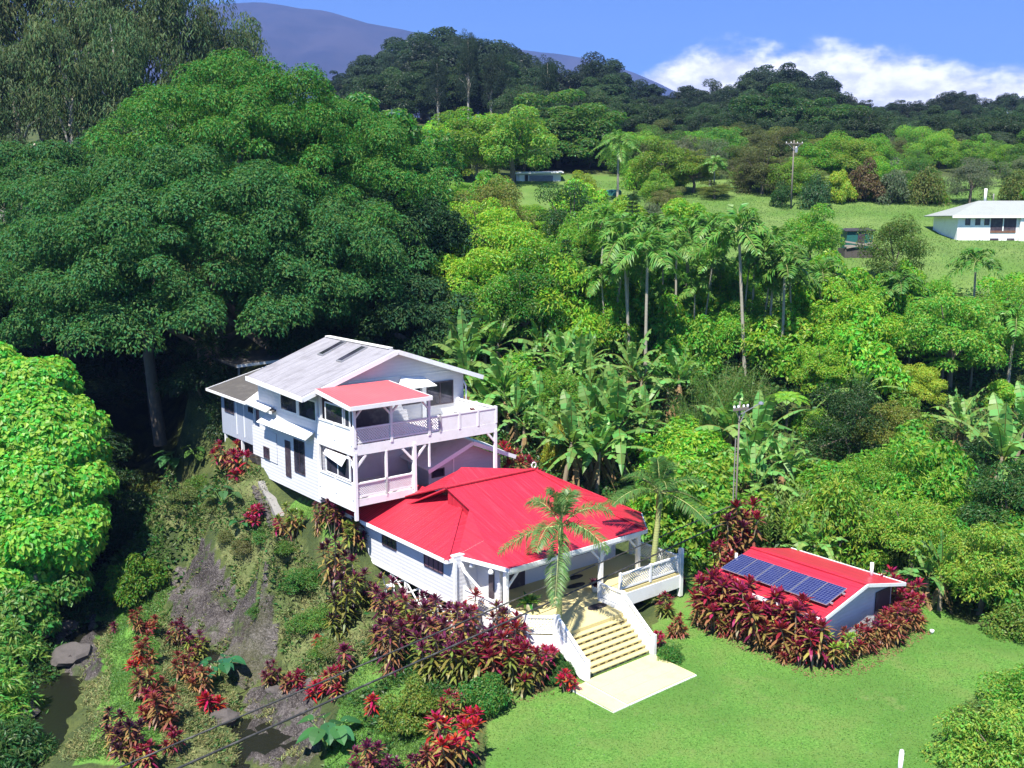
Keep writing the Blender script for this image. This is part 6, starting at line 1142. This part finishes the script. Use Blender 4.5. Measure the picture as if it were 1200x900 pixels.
# the dark wood along the skyline
sky_ = [(415, 92), (440, 72), (465, 58), (490, 52), (520, 44), (545, 50), (570, 56), (595, 62), (612, 72), (632, 106), (655, 94), (675, 80), (698, 76), (716, 96), (740, 108), (765, 104), (790, 106), (815, 110), (838, 98), (862, 88), (888, 84), (912, 82), (936, 92), (955, 112), (978, 122), (1002, 120), (1025, 118), (1050, 124), (1070, 124), (1090, 112), (1115, 110), (1145, 112), (1170, 116), (1195, 120), (1225, 118)]
nw = 0
for r_, (Yd, step) in enumerate(((330, 1), (308, 1), (286, 1), (264, 1), (243, 1), (222, 1), (202, 1))):
    for (u, v) in sky_:
        uu = u + rng.uniform(-10, 10) + (12 if r_ % 2 else 0); Y = Yd + rng.uniform(-8, 8); x = RW(uu, Y); g_ = gz(x, Y)
        if r_ < 3: vt = v + (3 + 6 * r_) * rng.uniform(.4, 1.4)
        else: vt = v + 10 + 13 * (r_ - 2) * rng.uniform(.75, 1.2)
        if r_ >= 5 and (u < 700 and rng.uniform() < .5): continue
        if r_ == 6 and u < 820: continue
        h = CAMH + (258 - vt) / 1146 * Y - g_
        if h < 5: h = rng.uniform(6, 9)
        if r_ >= 3: h = min(h, rng.uniform(12, 19))
        q = rng.uniform(); k = 'gum' if (h > 17 and q < .35) else ('tall' if h > 12 and q < .75 else 'round'); sx = h / {'tall': 18.2, 'gum': 29, 'round': 7.1}[k]; wd = sx * rng.uniform(1.0, 1.3) if k != 'gum' else max(sx, .8)
        plant('wood_tree', 'tree', ch(TREES[k]), (x, Y, g_), (wd, wd, sx), np.array((.026, .050, .026) if r_ < 3 else (.040, .080, .030)) * rng.uniform(.7, 1.4), ('tall dark tree on the skyline of the wood ' if r_ < 3 else 'dark tree lower down in the wood ') + ('left of the cloud' if uu < 760 else 'above the pasture' if uu < 1010 else 'behind the far house'), 'tree', 'trees of the dark skyline wood' if r_ < 3 else 'trees of the wooded slope'); nw += 1
for u, v in ((552, 78), (577, 100), (590, 100), (640, 105), (517, 105)):
    Y = 225; x = RW(u, Y); g_ = gz(x, Y); plant('bare_trunk_tree', 'tree', TREES['gum'][0], (x, Y, g_), (.55, .55, (CAMH + (258 - v + 30) / 1146 * Y - g_) / 29), (.02, .045, .02), 'tree with a pale bare trunk in front of the dark wood', 'tree', 'pale trunked trees before the dark wood')
# grey-green gum trees at the upper left
for (u, Y, vt, s_, lab) in [(20, 118, -60, 1.15, 'grey-green gum tree in the upper left corner'), (75, 122, -40, 1.1, 'gum tree with a pale leaning trunk at the upper left'), (130, 118, -50, 1.15, 'tall gum tree third from the left edge'), (185, 124, -25, 1.1, 'gum tree behind the top of the giant tree'), (230, 120, -5, 1.0, 'gum tree above the crest of the giant tree'), (270, 124, 12, .95, 'gum tree second from the sky at the upper left'), (303, 128, 32, .85, 'gum tree nearest the mountain at the upper left'), (-30, 116, -40, 1.1, 'gum tree cut by the left edge'), (45, 108, 60, .9, 'lower gum tree in front at the upper left'), (105, 108, 40, .9, 'lower gum tree between two pale trunks'), (0, 106, 100, .8, 'lowest gum tree at the left edge'), (160, 112, 20, .9, 'gum tree half hidden by the giant tree')]:
    x = RW(u, Y); g_ = gz(x, Y); h = CAMH + (258 - vt) / 1146 * Y - g_; plant('gum_tree', 'tree', ch(TREES['gum']), (x, Y, g_), (s_, s_, h / 29), (.085, .135, .048), lab, 'tree')

# ------------------------------------------------------------------ ground cover nobody could count
def scatter(name, poly, n, l, w, mat, zr=.25, up=.8, clump=0, hold=None):
    P_ = np.array([p[:2] for p in poly]); lo, hi = P_.min(0), P_.max(0); x = rng.uniform(lo[0], hi[0], n * 3); y = rng.uniform(lo[1], hi[1], n * 3); m_ = inpoly(x, y, [tuple(p) for p in P_])
    if clump: nz = np.sin(x * 1.9 + 2 * np.sin(y * 1.3)) + np.sin(y * 2.3 + 2 * np.sin(x * .9 + 1)) + rng.normal(size=len(x)) * .7; m_ &= nz > clump
    if hold is not None: m_ &= ~hold(x, y)
    x, y = x[m_][:n], y[m_][:n]; k = len(x); z = gzv(x, y) + rng.uniform(0, zr, k) - .05; ok = z > RIVZ - .1; x, y, z = x[ok], y[ok], z[ok]; k = len(x)
    d = unit(rdir(k) * (1, 1, .5) + UP * up); lb = LB(); lb.rhomb(np.c_[x, y, z], d, unit(rdir(k) + UP * .8), l * rng.uniform(.5, 1.3, k), w * rng.uniform(.6, 1.2, k), 0, .25)
    return tag(mobj(name, lb.mesh(name, [mat])), None, None, kind='stuff')
in_house = lambda x, y: ((((x - ORG[0]) * VB[0] + (y - ORG[1]) * VB[1]) > -2.6) & (((x - ORG[0]) * VA[0] + (y - ORG[1]) * VA[1]) > -3) & (((x - ORG[0]) * VB[0] + (y - ORG[1]) * VB[1]) < 11))
jung = [(-4, 66), (6, 58), (12, 50), (22, 48), (27, 45), (50, 47), (60, 88), (40, 91), (26, 95), (-8, 104)]
scatter('undergrowth', jung, 90000, .42, .2, 'under', .8, .3)
scatter('shade_undergrowth', [(-45, 50), (-26, 54), (-15, 62), (-13, 92), (-45, 98)], 30000, .45, .2, 'under', .8, .3, hold=in_house)
scatter('dry_grass', dry_p, 70000, .42, .05, 'dry', .18, 1.0, -.9, in_house); scatter('dry_grass', dry2, 24000, .32, .04, 'dry', .14, 1.0, -.9); scatter('weeds', dry2, 7000, .26, .14, 'under', .2, .5, .5); scatter('dry_grass', rock3, 5000, .32, .045, 'dry', .1, 1.0, .3)
scatter('bank_grass', dry_p, 26000, .26, .05, 'grass', .1, 1.0, .2, in_house); scatter('weeds', dry_p, 30000, .30, .16, 'under', .4, .5, .35, in_house)
scatter('mound_grass', mound, 42000, .22, .03, 'grass', .06, 1.0, -1.0); scatter('garden_grass', garden, 36000, .20, .03, 'grass', .05, 1.0, -1.2, in_house); scatter('bank_weeds', garden, 7000, .22, .14, 'under', .2, .5, .9, in_house)
scatter('lawn_grass', lawn_p, 150000, .13, .03, 'grass', .0, 1.1, 0, lambda x, y: in_house(x, y) | (y < 26)); scatter('lawn_grass', lawn2, 5000, .14, .025, 'grass', .0, 1.0)
scatter('bank_grass', pxh([(85, 700), (135, 690), (130, 760), (128, 850), (150, 899), (60, 899), (100, 850)]), 16000, .3, .05, 'dry', .12, 1.0, -1.2); scatter('bank_grass', pxh([(130, 690), (150, 640), (205, 625), (200, 740), (185, 740), (150, 690)]), 14000, .3, .06, 'grass', .12, 1.0, -1.2)
scatter('bank_weeds', pxpoly([(20, 690), (110, 690), (60, 790), (30, 900), (-60, 900), (-60, 690)], -3), 16000, .34, .13, 'under', .5, .5)
scatter('leaf_litter', litter, 6000, .2, .07, 'dead', .02, .3); scatter('leaf_litter', pxh([(430, 740), (560, 770), (650, 815), (560, 840), (440, 790)]), 4000, .2, .07, 'dead', .03, .3, 0, in_house); scatter('fallen_leaves', lawn_p, 500, .12, .07, 'dead', .03, .1, .8, lambda x, y: in_house(x, y) | (y < 26))
scatter('pasture_grass', [(12, 96), (60, 88), (70, 150), (10, 150)], 50000, .3, .05, 'grass', .0, 1.0)
scatter('rock_weeds', rock_p, 16000, .30, .05, 'dry', .08, .8, .35); scatter('rock_creepers', rock_p, 7000, .26, .15, 'under', .15, .5, 1.0)

# ------------------------------------------------------------------ air
hz = MB().box(-6100, 6100, -400, 6100, -60, 1150).build('haze', 'wire'); hz.data.materials.clear(); tag(hz, None, None, kind='stuff')
m, t, o = newmat('haze'); pv = t.nodes.new("ShaderNodeVolumePrincipled"); pv.inputs['Color'].default_value = (.30, .48, 1.0, 1); pv.inputs['Density'].default_value = 1.6e-4; pv.inputs['Anisotropy'].default_value = .2
t.links.new(pv.outputs[0], o.inputs['Volume']); hz.data.materials.append(m)
